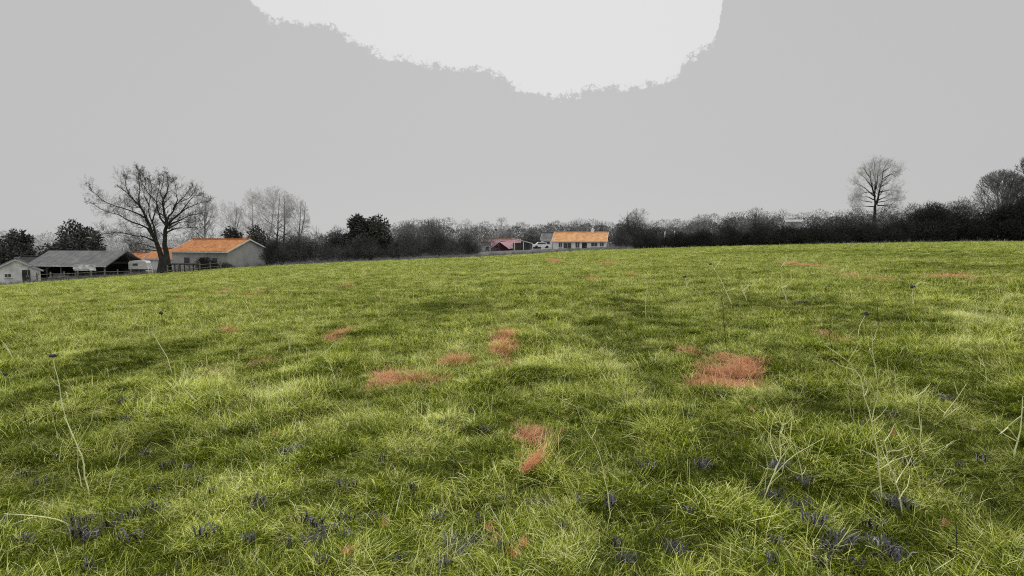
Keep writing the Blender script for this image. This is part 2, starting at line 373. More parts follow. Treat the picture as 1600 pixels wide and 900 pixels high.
DARK=[patch(*p) for p in [(1560,620,90,40),(1300,640,80,30),(1500,420,110,8),(1300,395,120,6),(1240,560,70,20),(1560,720,80,40),(40,700,70,40),(250,700,60,20),(1130,690,60,25),(1020,610,40,20),(1060,840,70,25),(400,860,90,20),(980,480,45,40),(960,530,50,40),(640,745,160,18),(760,690,90,16),(500,780,90,20),(80,760,110,40),(200,730,80,20),(60,880,90,40),(820,650,60,14),(1520,690,90,60),(1560,790,70,70),(1350,850,120,25),(1250,780,80,30),
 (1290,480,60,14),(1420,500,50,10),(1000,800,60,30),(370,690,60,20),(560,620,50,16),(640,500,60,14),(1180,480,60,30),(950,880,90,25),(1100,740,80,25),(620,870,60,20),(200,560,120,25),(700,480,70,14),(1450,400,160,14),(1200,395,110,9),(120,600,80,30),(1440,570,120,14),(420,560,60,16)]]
STRAW=[patch(*p) for p in [(1500,495,22,8),(1550,508,60,4),(1150,550,32,10),(870,560,44,12),(640,715,50,8),(1210,700,36,30),(600,890,60,12),(1000,640,50,10),(790,545,30,12),(600,600,36,12),(940,665,60,8),(820,790,60,14),(420,625,60,8),(330,800,60,16),(1390,640,30,40),(1440,760,50,30),(470,560,40,10),(700,655,50,8),(760,870,60,20)]]
def pf(x,y,plist,pw=1.):
    s=np.zeros_like(x)
    for cx,cy,rx,ry in plist:
        d=((x-cx)/rx)**2+((y-cy)/ry)**2
        s=np.maximum(s,np.clip(1.35-d**.5*pw,0,1))
    return s
_n1=[(RNG.uniform(0,6.28), RNG.uniform(.5,1.6), RNG.uniform(0,6.28)) for _ in range(9)]
_n2=[(RNG.uniform(0,6.28), RNG.uniform(2.5,7.), RNG.uniform(0,6.28)) for _ in range(9)]
_n3=[(RNG.uniform(0,6.28), RNG.uniform(.12,.4), RNG.uniform(0,6.28)) for _ in range(9)]
GAPS=[(718,866,1.9,'largest painted blackish gap in the grass at the bottom centre'),(745,854,1.,'small painted dark gap touching the right of the largest one'),(842,798,1.6,'upright painted dark gap in the lower centre'),(912,790,1.,'painted dark gap right of the upright one in the lower centre'),(455,710,1.7,'painted dark gap left of the central tuft'),
 (1388,792,1.5,'painted dark gap at the root of the many stemmed weed'),(1370,864,1.7,'painted dark gap along the long stalk at the bottom right'),(1312,853,1.3,'painted dark gap left of the long stalk at the bottom right'),(208,541,1.6,'painted dark gap in the left far meadow'),(186,631,1.,'painted dark gap below the left far meadow one'),
 (136,848,1.2,'painted dark gap in the lower left corner'),(482,856,1.2,'painted dark gap at the bottom, left of centre'),(676,818,1.,'painted dark gap just left of the bottom centre'),(1478,628,1.4,'painted dark gap by the bent forked stalk'),(975,885,1.,'painted dark gap at the bottom edge right of centre'),(1095,732,1.,'painted dark gap right of the arching stalk'),(1215,735,1.2,'painted dark gap under the clump of thin pale stems'),(1240,803,1.,'painted dark gap below the thin pale stems'),(400,800,1.,'painted dark gap in the lower left third'),(318,757,.9,'painted dark gap above the lower left third one'),(1055,868,1.,'painted dark gap at the bottom, right of the centre')]
HOLES=[(ground(px,py).x,ground(px,py).y,.034*s_) for px,py,s_,_ in GAPS]
def zone(r0,r1,n,half,power=1.0):
    u=RNG.random(n); r=(r0**(2*power)+(r1**(2*power)-r0**(2*power))*u)**(1/(2*power))
    t=RNG.uniform(-half,half,n)
    return np.sin(t)*r, np.cos(t)*r
def field(x,y,scale,seedoff=0):
    for hx,hy,hr in HOLES:
        k_=np.hypot(x-hx,y-hy)>hr; x,y=x[k_],y[k_]
    n=len(x); z=height(x,y)
    a=waves(x,y,_n1); b2=waves(x,y,_n2); c=waves(x,y,_n3)
    jx=RNG.normal(0,.02,n); rag=(1.1*np.clip(np.hypot(x,y)/22-.25,0,1))*(hsh(np.floor(x/.8),np.floor(y/1.9),8)-.58)+.62*(hsh(np.floor(x/.11),np.floor(y/.11),5)-.5)+.60*(hsh(np.floor(x/.33),np.floor(y/.33),7)-.5)
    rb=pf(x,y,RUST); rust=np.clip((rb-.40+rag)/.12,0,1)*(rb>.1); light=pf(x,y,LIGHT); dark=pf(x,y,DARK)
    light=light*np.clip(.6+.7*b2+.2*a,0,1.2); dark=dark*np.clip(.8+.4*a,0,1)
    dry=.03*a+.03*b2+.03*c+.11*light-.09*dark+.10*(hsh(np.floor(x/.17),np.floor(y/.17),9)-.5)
    dist=np.hypot(x,y)
    wd,wg,wa,wb,wc=worley(x,y,.46,3); Wd,Wg,Wa,Wb,Wc=worley(x,y,1.9,11)
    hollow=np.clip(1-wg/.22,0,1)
    dry=dry+.22*np.clip((pf(x,y,STRAW)-.35+rag*.8)/.3,0,1)
    calm=1-.6*np.clip((dist-14)/40,0,1)
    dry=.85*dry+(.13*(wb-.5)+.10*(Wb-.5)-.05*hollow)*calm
    r=RNG.random(n); idx=np.empty(n,int)
    pf_flat=np.clip(.25+.5*(wb-.4)+.2*light,0.05,.8); pf_up=.36
    pick=lambda kd,m: RNG.choice(IDX[kd],m)
    kind=np.where(r<pf_flat,0,np.where(r<pf_flat+pf_up*(1-pf_flat),1,np.where(r<pf_flat+(1-pf_flat)*.88,2,np.where(r<.94,3,4))))
    kind=np.where((dark>.5)&(RNG.random(n)<.6),2,kind)
    kind=np.where((kind==4)&(dist<3.2),0,kind)
    for kk,kd in enumerate(['flat','up','short','tall','leaf']):
        mk=kind==kk; idx[mk]=pick(kd,mk.sum())
    sprk=(RNG.random(n)<.02+.035*light+.04*(wb>.8)); idx[sprk]=pick('spray',sprk.sum())
    stk=(RNG.random(n)<.13+.14*light-.05*dark)&(idx>=0); idx[stk&~sprk]=pick('strand',(stk&~sprk).sum())
    lean=6.28*wc+.8*np.sin(a)
    yaw=lean+RNG.normal(0,1.15,n)
    rot=np.stack([RNG.normal(0,.12,n),RNG.normal(0,.12,n),yaw],1)
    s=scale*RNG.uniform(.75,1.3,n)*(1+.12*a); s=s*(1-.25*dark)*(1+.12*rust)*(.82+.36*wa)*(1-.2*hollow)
    hh=s*np.clip(RNG.normal(.95,.15,n),.6,1.4)*(1-.2*dark)
    scl=np.stack([s,s,hh],1)
    bright=(.91+(.03*b2+.18*(wa-.5)+.08*(Wa-.5))*calm+.15*(.4+.6*calm)*RNG.normal(0,1,n))*(1-.27*dark)*(1+.05*light)*(1-.32*hollow)  # hollows between tussocks darkened in the brightness as painted shade
    bright=np.where(rust>.5,np.clip(bright,.85,1.),bright)
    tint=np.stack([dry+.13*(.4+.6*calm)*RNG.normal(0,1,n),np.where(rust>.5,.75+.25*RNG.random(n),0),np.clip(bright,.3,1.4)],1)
    return np.stack([x,y,z],1),idx,rot,scl,tint
H=R(56)
parts=[]
x,y=zone(1.2,6.5,14500,H,.8);  parts.append(field(x,y,.76))
x,y=zone(6.0,15,52000,H,.72); parts.append(field(x,y,.86))
x,y=zone(14.5,42,100000,H,.62);  parts.append(field(x,y,1.2))
x,y=zone(40,118,70000,H,.6)
k=verge_of(x,y)<.6; x,y=x[k],y[k]; pr=field(x,y,2.1)
parts.append(pr)
def cat_(ps): return [np.concatenate([p[q] for p in ps]) for q in range(5)]
P,idx,rot,scl,tint=cat_(parts)
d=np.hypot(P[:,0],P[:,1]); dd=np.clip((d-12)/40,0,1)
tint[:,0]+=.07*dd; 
# the upright leaning rust coloured tuft right of the bottom centre
def sheaf(pts,rust_,h,dr):
    p_=[ground(*q) for q in pts]; e=field(np.array([q.x for q in p_]),np.array([q.y for q in p_]),1.)
    e[1][:]=IDX['sheaf'][0]; e[2][:]=np.array([0,0,.1]); e[3][:]=np.array([1,1,h]); e[4][:,0]=dr; e[4][:,1]=rust_; e[4][:,2]=1.0; return e
_e=sheaf([(816,744),(826,738),(836,728),(842,716)],1.,.9,0); _g=sheaf([(846,722),(853,716)],0.,1.25,.3)
def scrap(q,dr=0,ru=1.,sc=.42):
    e=sheaf([q],ru,.5,dr); e[3][:]=np.array([sc,sc,sc*.9]); e[2][:,2]=RNG.uniform(0,6); return e
_sc=[scrap((a+dx,b+dy)) for a,b in ((600,832),(545,873),(548,868),(688,788),(765,828),(766,838),(770,852),(795,868),(800,876),(812,862),(822,861),(1474,830),(431,682),(1174,647),(1400,684)) for dx,dy in ((0,0),)]
# flatten contrast of distant grass a little: shorter blades
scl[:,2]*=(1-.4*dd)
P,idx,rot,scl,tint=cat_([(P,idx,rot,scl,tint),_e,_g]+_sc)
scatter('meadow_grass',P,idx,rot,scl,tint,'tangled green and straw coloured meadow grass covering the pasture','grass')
# rough pale grey verge growth past the field edge
x,y=zone(70,135,26000,H,.8); v=verge_of(x,y); px_=800+F*x/y; k=(v>.4)&(y<edgeY(px_)+9); x,y=x[k],y[k]
P,idx,rot,scl,tint=field(x,y,2.4); tint[:,0]=RNG.uniform(.0,.5,len(x)); 
m2,nt2,out2=newmat('grey_verge_growth'); 
M['verge']=surf('grey_verge_growth',g(.12),g(.30,.03),.5,1,0,detail=8)
srcv=bpy.data.collections.new('verge_sources')
for k_ in range(4):
    o=bpy.data.objects.new('verge_%02d'%k_, clump('verge_%02d'%k_,['tall','up','flat','tall'][k_],300+k_,M['verge'])); srcv.objects.link(o)
NG2=NG.copy(); NG2.nodes['Collection Info'].inputs['Collection'].default_value=srcv
idx=RNG.integers(0,4,len(x))
vo=scatter('verge_growth',P,idx,rot,scl*np.array([1,1,1.6]),tint,'strip of greyish dead growth along the far edge of the field','undergrowth')
vo.modifiers[0].node_group=NG2

# ------------------------------------------------------------------ trees
def env_dist(p,d,c,rad):
    q=Vector(((p.x-c.x)/rad[0],(p.y-c.y)/rad[1],(p.z-c.z)/rad[2])); e=Vector((d.x/rad[0],d.y/rad[1],d.z/rad[2]))
    A_=e.dot(e); B_=q.dot(e); C_=q.dot(q)-1; D=B_*B_-A_*C_
    if D<0: return 0
    return max(0,(-B_+math.sqrt(D))/A_)
def rvec(rng): 
    v=Vector((rng.gauss(0,1),rng.gauss(0,1),rng.gauss(0,1))); return v.normalized()
def limb(big, tw, p, d, L, r, depth, rng, env=None, up=.15, nseg=None, wig=.16, dens=1., minr=.012, spread=.75, thr=.05):
    """a wandering tapered branch with side branches"""
    n=nseg or max(3,int(4+depth)); pts=[p.copy()]; dirs=[]; cur=p.copy(); dd=d.normalized()
    for i in range(n):
        dd=(dd+rvec(rng)*wig+Vector((0,0,up*.3))).normalized(); cur=cur+dd*(L/n); pts.append(cur.copy()); dirs.append(dd.copy())
    r1=max(minr*.6,r*.35); rad=[r+(r1-r)*(i/n) for i in range(n+1)]
    sides=6 if r>.12 else (4 if r>.04 else 3)
    (big if r>thr else tw).tube(pts,rad,sides,cap=False)
    if depth<=0: return
    nc=int(round((2.5+depth*.9)*dens))
    for k in range(nc):
        t=.22+.78*(k+rng.random()*.8)/nc; t=min(t,.99); i=int(t*n); f=t*n-i
        q=pts[i].lerp(pts[i+1],f); base=dirs[i]
        side=rvec(rng); side=(side-base*side.dot(base)).normalized()
        nd=(base*(1-spread*.55)+side*spread+Vector((0,0,up))).normalized()
        LL=L*rng.uniform(.42,.68)
        if env:
            LL=min(LL*1.2, env_dist(q,nd,*env)*rng.uniform(.45,1.1)+rng.uniform(0,.35))
            if LL<.15: continue
        rr_=(r+(r1-r)*t)*rng.uniform(.45,.65)
        limb(big,tw,q,nd,LL,max(rr_,minr),depth-1,rng,env,up,None,wig*1.1,dens,minr,spread,thr)

def finish_tree(name,label,group,loc,big,tw,mb,mt,cat='tree'):
    t=thing(name,label,cat,loc,0,group)
    big.build('trunk',mb,t,smooth=True); tw.build('crown',mt,t)
    return t

# --- the big bare oak, its limbs traced one by one
def traced(name,label,px,Y,ox,oy,k,limbs,cen,mb,mt,seed,twl=(.6,1.7),ntw=3,deep=.6,thr=.045,rs=1.,trunk=.6,tr=.01):
    """a bare tree whose limbs follow a survey of the real one; side twigs are grown"""
    rng=random.Random(seed); big,tw=MB(),MB(); base=gp(px,Y)
    def oz(zx,zy,dy=0):
        p=at(ox+zx/k,oy+zy/k,Y)-base; p.y=0; return p*((Y+dy)/Y)+Vector((base.x*dy/Y,dy,(base.z-CAMZ)*dy/Y))
    cen=oz(*cen)
    for pts,r0,r1,dy in limbs:
        n=len(pts); P=[]; tk=r0>=trunk; r0*=(.86 if tk else rs); r1*=rs*.8
        for i,(a_,b_) in enumerate(pts):
            f=(i/(n-1))**1.3 if not tk else max(0,(i-3)/max(n-4,1))
            P.append(oz(a_,b_,dy*f+rng.uniform(-.15,.15)))
        if tk: P[0].z=-.4
        Q_=[]
        for i in range(n-1):
            Q_.append(P[i])
            if i>0: Q_.append(P[i].lerp(P[i+1],.5)+rvec(rng)*.10)
        Q_.append(P[-1]); m_=len(Q_)
        rad=[r0+(r1-r0)*((i/(m_-1))**.52) for i in range(m_)]
        if tk: rad[0]*=1.6; rad[1]*=1.15
        big.tube(Q_,rad,7,cap=False)
        for i in range(6 if tk else 2,m_):
            for _ in range(ntw):
                dirn=(Q_[i]-Q_[i-1]).normalized(); s=rvec(rng); s=(s-dirn*s.dot(dirn)).normalized()
                nd=(dirn*.55+s*.75+(Q_[i]-cen).normalized()*.35+Vector((0,0,.18))).normalized()
                limb(big,tw,Q_[i].lerp(Q_[i-1],rng.random()*.8),nd,rng.uniform(*twl)*(.4 if i>=m_-2 else 1),min(max(rad[i]*.35,.02),.06),3 if rng.random()<deep else 2,rng,None,.12,None,.22,.85,tr,.7,thr)
    return finish_tree(name,label,None,base,big,tw,M[mb],M[mt])
def oak():
    limbs=[ # (zoom points, start r, end r)
     ([(532,720),(538,660),(518,610),(500,560),(480,520),(455,450),(430,395),(405,345),(385,320),(345,280),(310,240),(250,195)],.6,.05,-1.5),
     ([(562,720),(560,660),(556,600),(550,540),(552,480),(560,430),(548,380),(538,320),(540,290),(565,240),(572,200),(562,120)],.6,.05,1.0),
     ([(480,525),(440,465),(385,440),(330,420),(270,385),(210,370),(140,340),(70,300)],.22,.03,-3),
     ([(425,400),(370,370),(300,345),(220,320),(150,285),(100,240),(58,195)],.17,.03,2.5),
     ([(490,550),(430,522),(370,515),(310,500),(250,490),(190,500),(150,505),(108,532)],.16,.03,-4),
     ([(505,595),(460,580),(400,565),(350,558),(322,545)],.12,.03,3),
     ([(500,560),(490,500),(480,450),(455,390),(452,330),(462,270),(468,200),(450,130)],.24,.03,3.5),
     ([(558,450),(520,400),(505,350),(495,300),(440,240),(410,190),(395,140),(378,80)],.2,.03,-2.5),
     ([(556,440),(575,390),(610,345),(650,290),(690,240),(730,205)],.24,.03,3),
     ([(560,450),(600,410),(650,370),(700,335),(760,310),(840,292)],.24,.03,-4),
     ([(562,455),(610,430),(660,410),(710,385),(770,375),(850,402)],.2,.03,1),
     ([(556,495),(600,475),(650,465),(700,462),(760,465),(815,445)],.17,.03,4),
     ([(390,325),(388,260),(392,200),(385,140),(375,85)],.14,.03,2),
     ([(330,265),(312,220),(303,180),(308,128)],.1,.025,-2),
     ([(600,350),(630,290),(620,220),(600,160)],.12,.03,-3),
     ([(545,300),(520,240),(540,180),(545,100)],.12,.03,2),
     ([(640,380),(700,300),(740,260),(800,270)],.12,.03,3),
     ([(575,470),(640,430),(720,430),(790,410)],.12,.025,-5),
     ([(440,410),(400,335),(330,332),(290,300)],.1,.025,5),
     ([(470,430),(500,330),(505,250),(520,170),(510,120)],.13,.03,5),
     ([(650,300),(700,280),(740,230)],.09,.025,-3),
     ([(455,330),(420,260),(430,190),(425,150)],.1,.025,-4),
     ([(520,610),(440,600),(380,590),(330,570)],.1,.03,-3),
    ]
    traced('oak_tree','big bare oak with a forked trunk and wide crown beside the farm sheds',257,86.,120,240,4,limbs,(470,330),'bark','twig1',5,(.7,1.9),3,.75,.035,.78,.6,.008)
oak()

def bare(name,label,group,px,pytop,wpx,Y,mb='bark_mid',mt='twig2',seed=1,stems=1,depth=4,dens=1.,minr=.02,clear=.18,spread=.6,pybot=None,up=.2):
    rng=random.Random(seed); b0=gp(px,Y); top=at(px,pytop,Y).z-b0.z; W=wpx*Y/F
    big,tw=MB(),MB()
    c=Vector((0,0,top*(.5+clear*.5))); rad=(W/2,W/2.2,top*(.5-clear*.5)+.2)
    for s in range(stems):
        ox=rng.uniform(-1,1)*W*.10 if stems>1 else 0
        d=Vector((ox/W*1.6+rng.uniform(-.04,.04),rng.uniform(-.06,.06),1)).normalized()
        p=Vector((ox,rng.uniform(-.4,.4) if stems>1 else 0,-.3)); n=9; pts=[p.copy()]; L=top*.93
        for i in range(n):
            d=(d+rvec(rng)*.07).normalized(); p=p+d*(L/n); pts.append(p.copy())
        r0=max(.09,top*.022)*(1 if stems==1 else .75); rr_=[r0*(1-.88*i/n) for i in range(n+1)]; rr_[0]*=1.4
        big.tube(pts,rr_,6,cap=False)
        nb=int(24*dens)
        for k in range(nb):
            t=clear+(.93-clear)*(k+rng.random())/nb; i=int(t*n); q=pts[i].lerp(pts[i+1],t*n-i)
            a=rng.uniform(0,6.28); el=.08+.95*t
            nd=Vector((math.cos(a),math.sin(a),el)).normalized()
            LL=env_dist(q,nd,c,rad)*rng.uniform(.68,1.0)
            if LL<.3: LL=.3
            limb(big,tw,q,nd,LL,max(r0*(1-t)*.6,.035),depth-1,rng,(c,rad),up,None,.15,dens,minr,spread,.07)
    return finish_tree(name,label,group,b0,big,tw,M[mb],M[mt])

# --- shrub / twiggy mass and evergreen crowns: many small slivers through a lobed volume
def lobes(W,D,Hh,n,rng,low=.15):
    ls=[]
    for k in range(n):
        x=rng.uniform(-.36,.36)*W; y=rng.uniform(-.36,.36)*D
        zmax=Hh*(1-.42*(abs(x)/(W*.5))**2)
        r=rng.uniform(.16,.30)*min(W,Hh*1.6)
        z=rng.uniform(low*Hh,max(zmax-r,low*Hh+.1)); ls.append((x,y,z,r*rng.uniform(.9,1.3),r*rng.uniform(.8,1.1)))
    ls.append((0,0,Hh*.35,W*.36,Hh*.34)); 
    ls.append((rng.uniform(-.1,.1)*W,0,Hh*.74,W*.24,Hh*.27))
    ls.append((-W*.28,0,Hh*.25,W*.2,Hh*.25)); ls.append((W*.28,0,Hh*.22,W*.2,Hh*.22))
    return ls
def crown_mesh(W,D,Hh,kind,seed,mat,nl=8,n=5200):
    n=int(n*1.9); rng=random.Random(seed); nr_=np.random.default_rng(seed); ls=lobes(W,D,Hh,nl,rng)
    wts=np.array([l[3]**2*l[4] for l in ls]); wts=wts/wts.sum(); pick=nr_.choice(len(ls),n,p=wts); LA=np.array(ls)[pick]
    dirs=nr_.normal(size=(n,3)); dirs/=np.linalg.norm(dirs,axis=1)[:,None]
    rad=nr_.random(n)**(.42)
    c=LA[:,:3]; p=c+dirs*np.stack([LA[:,3],LA[:,3],LA[:,4]],1)*rad[:,None]
    p[:,2]=np.maximum(p[:,2],nr_.uniform(.0,.5,n))
    if kind=='twig':
        dv=dirs*.5+nr_.normal(size=(n,3))*.5+np.array([0,0,.35]); ln=nr_.uniform(.25,.8,n); w=nr_.uniform(.03,.075,n)*(1.5 if 'twig0' in mat.name else 1)
    else:
        dv=dirs*.8+nr_.normal(size=(n,3))*.6+np.array([0,0,-.05]); ln=nr_.uniform(.25,.7,n); w=nr_.uniform(.12,.3,n)
    sc=(Hh/7)**.5; ln*=sc; w*=sc
    dv/=np.linalg.norm(dv,axis=1)[:,None]
    sd=np.cross(dv,nr_.normal(size=(n,3))); sd/=np.linalg.norm(sd,axis=1)[:,None]
    a=p-sd*w[:,None]/2; b_=p+sd*w[:,None]/2; t=p+dv*ln[:,None]
    if kind=='twig':
        V=np.stack([a,b_,t],1).reshape(-1,3); Fq=np.arange(3*n).reshape(-1,3)
    else:
        mid=p+dv*ln[:,None]*.55
        V=np.stack([p,mid-sd*w[:,None]/2,t,mid+sd*w[:,None]/2],1).reshape(-1,3); Fq=np.arange(4*n).reshape(-1,4)
    return mesh_np('crown',V,Fq,mat)
def stems_mb(W,Hh,seed,n=5,r=.07,single=False):
    rng=random.Random(seed); mb=MB()
    if single:
        p=Vector((0,0,-.3)); pts=[p.copy()]; d=Vector((0,0,1))
        for i in range(6): d=(d+rvec(rng)*.06).normalized(); p=p+d*Hh*.15; pts.append(p.copy())
        mb.tube(pts,[.035*Hh*(1-.12*i) for i in range(7)],6,cap=False)
        for k in range(10):
            q=pts[rng.randint(2,6)]; nd=Vector((rng.uniform(-1,1),rng.uniform(-1,1),.7)).normalized()
            mb.tube([q,q+nd*W*.16,q+nd*W*.3+Vector((0,0,.2))],[.06,.045,.02],4,cap=False)
    else:
        for k in range(n):
            p=Vector((rng.uniform(-.3,.3)*W,rng.uniform(-.2,.2)*W,-.2)); d=Vector((p.x/W*1.2,rng.uniform(-.2,.2),1)).normalized(); pts=[p.copy()]
            for i in range(4): d=(d+rvec(rng)*.12).normalized(); p=p+d*Hh*.19; pts.append(p.copy())
            mb.tube(pts,[r,r*.8,r*.6,r*.4,r*.2],5,cap=False)
    return mb
CACHE={}
def bush(name,label,group,px,pytop,wpx,Y,kind='twig',shade='twig1',bark='bark_mid',seed=1,n=5200,single=False,cat='shrub',sink=0):
    b0=gp(px,Y); b0.z-=sink; Hh=at(px,pytop,Y).z-b0.z; W=wpx*Y/F*1.05
    t=thing(name,label,cat,b0,0,group)
    if single: stems_mb(W,Hh,seed,6,.07,True).build('trunk',M[bark],t,smooth=True)
    else:
        for q in range(3): stems_mb(W,Hh,seed+500*q,1,.07).build('stem',M[bark],t,smooth=True)
    obj('crown',crown_mesh(W,min(W,7),Hh,kind,seed,M[shade],8,n),t)
    return t
exec_trees=True
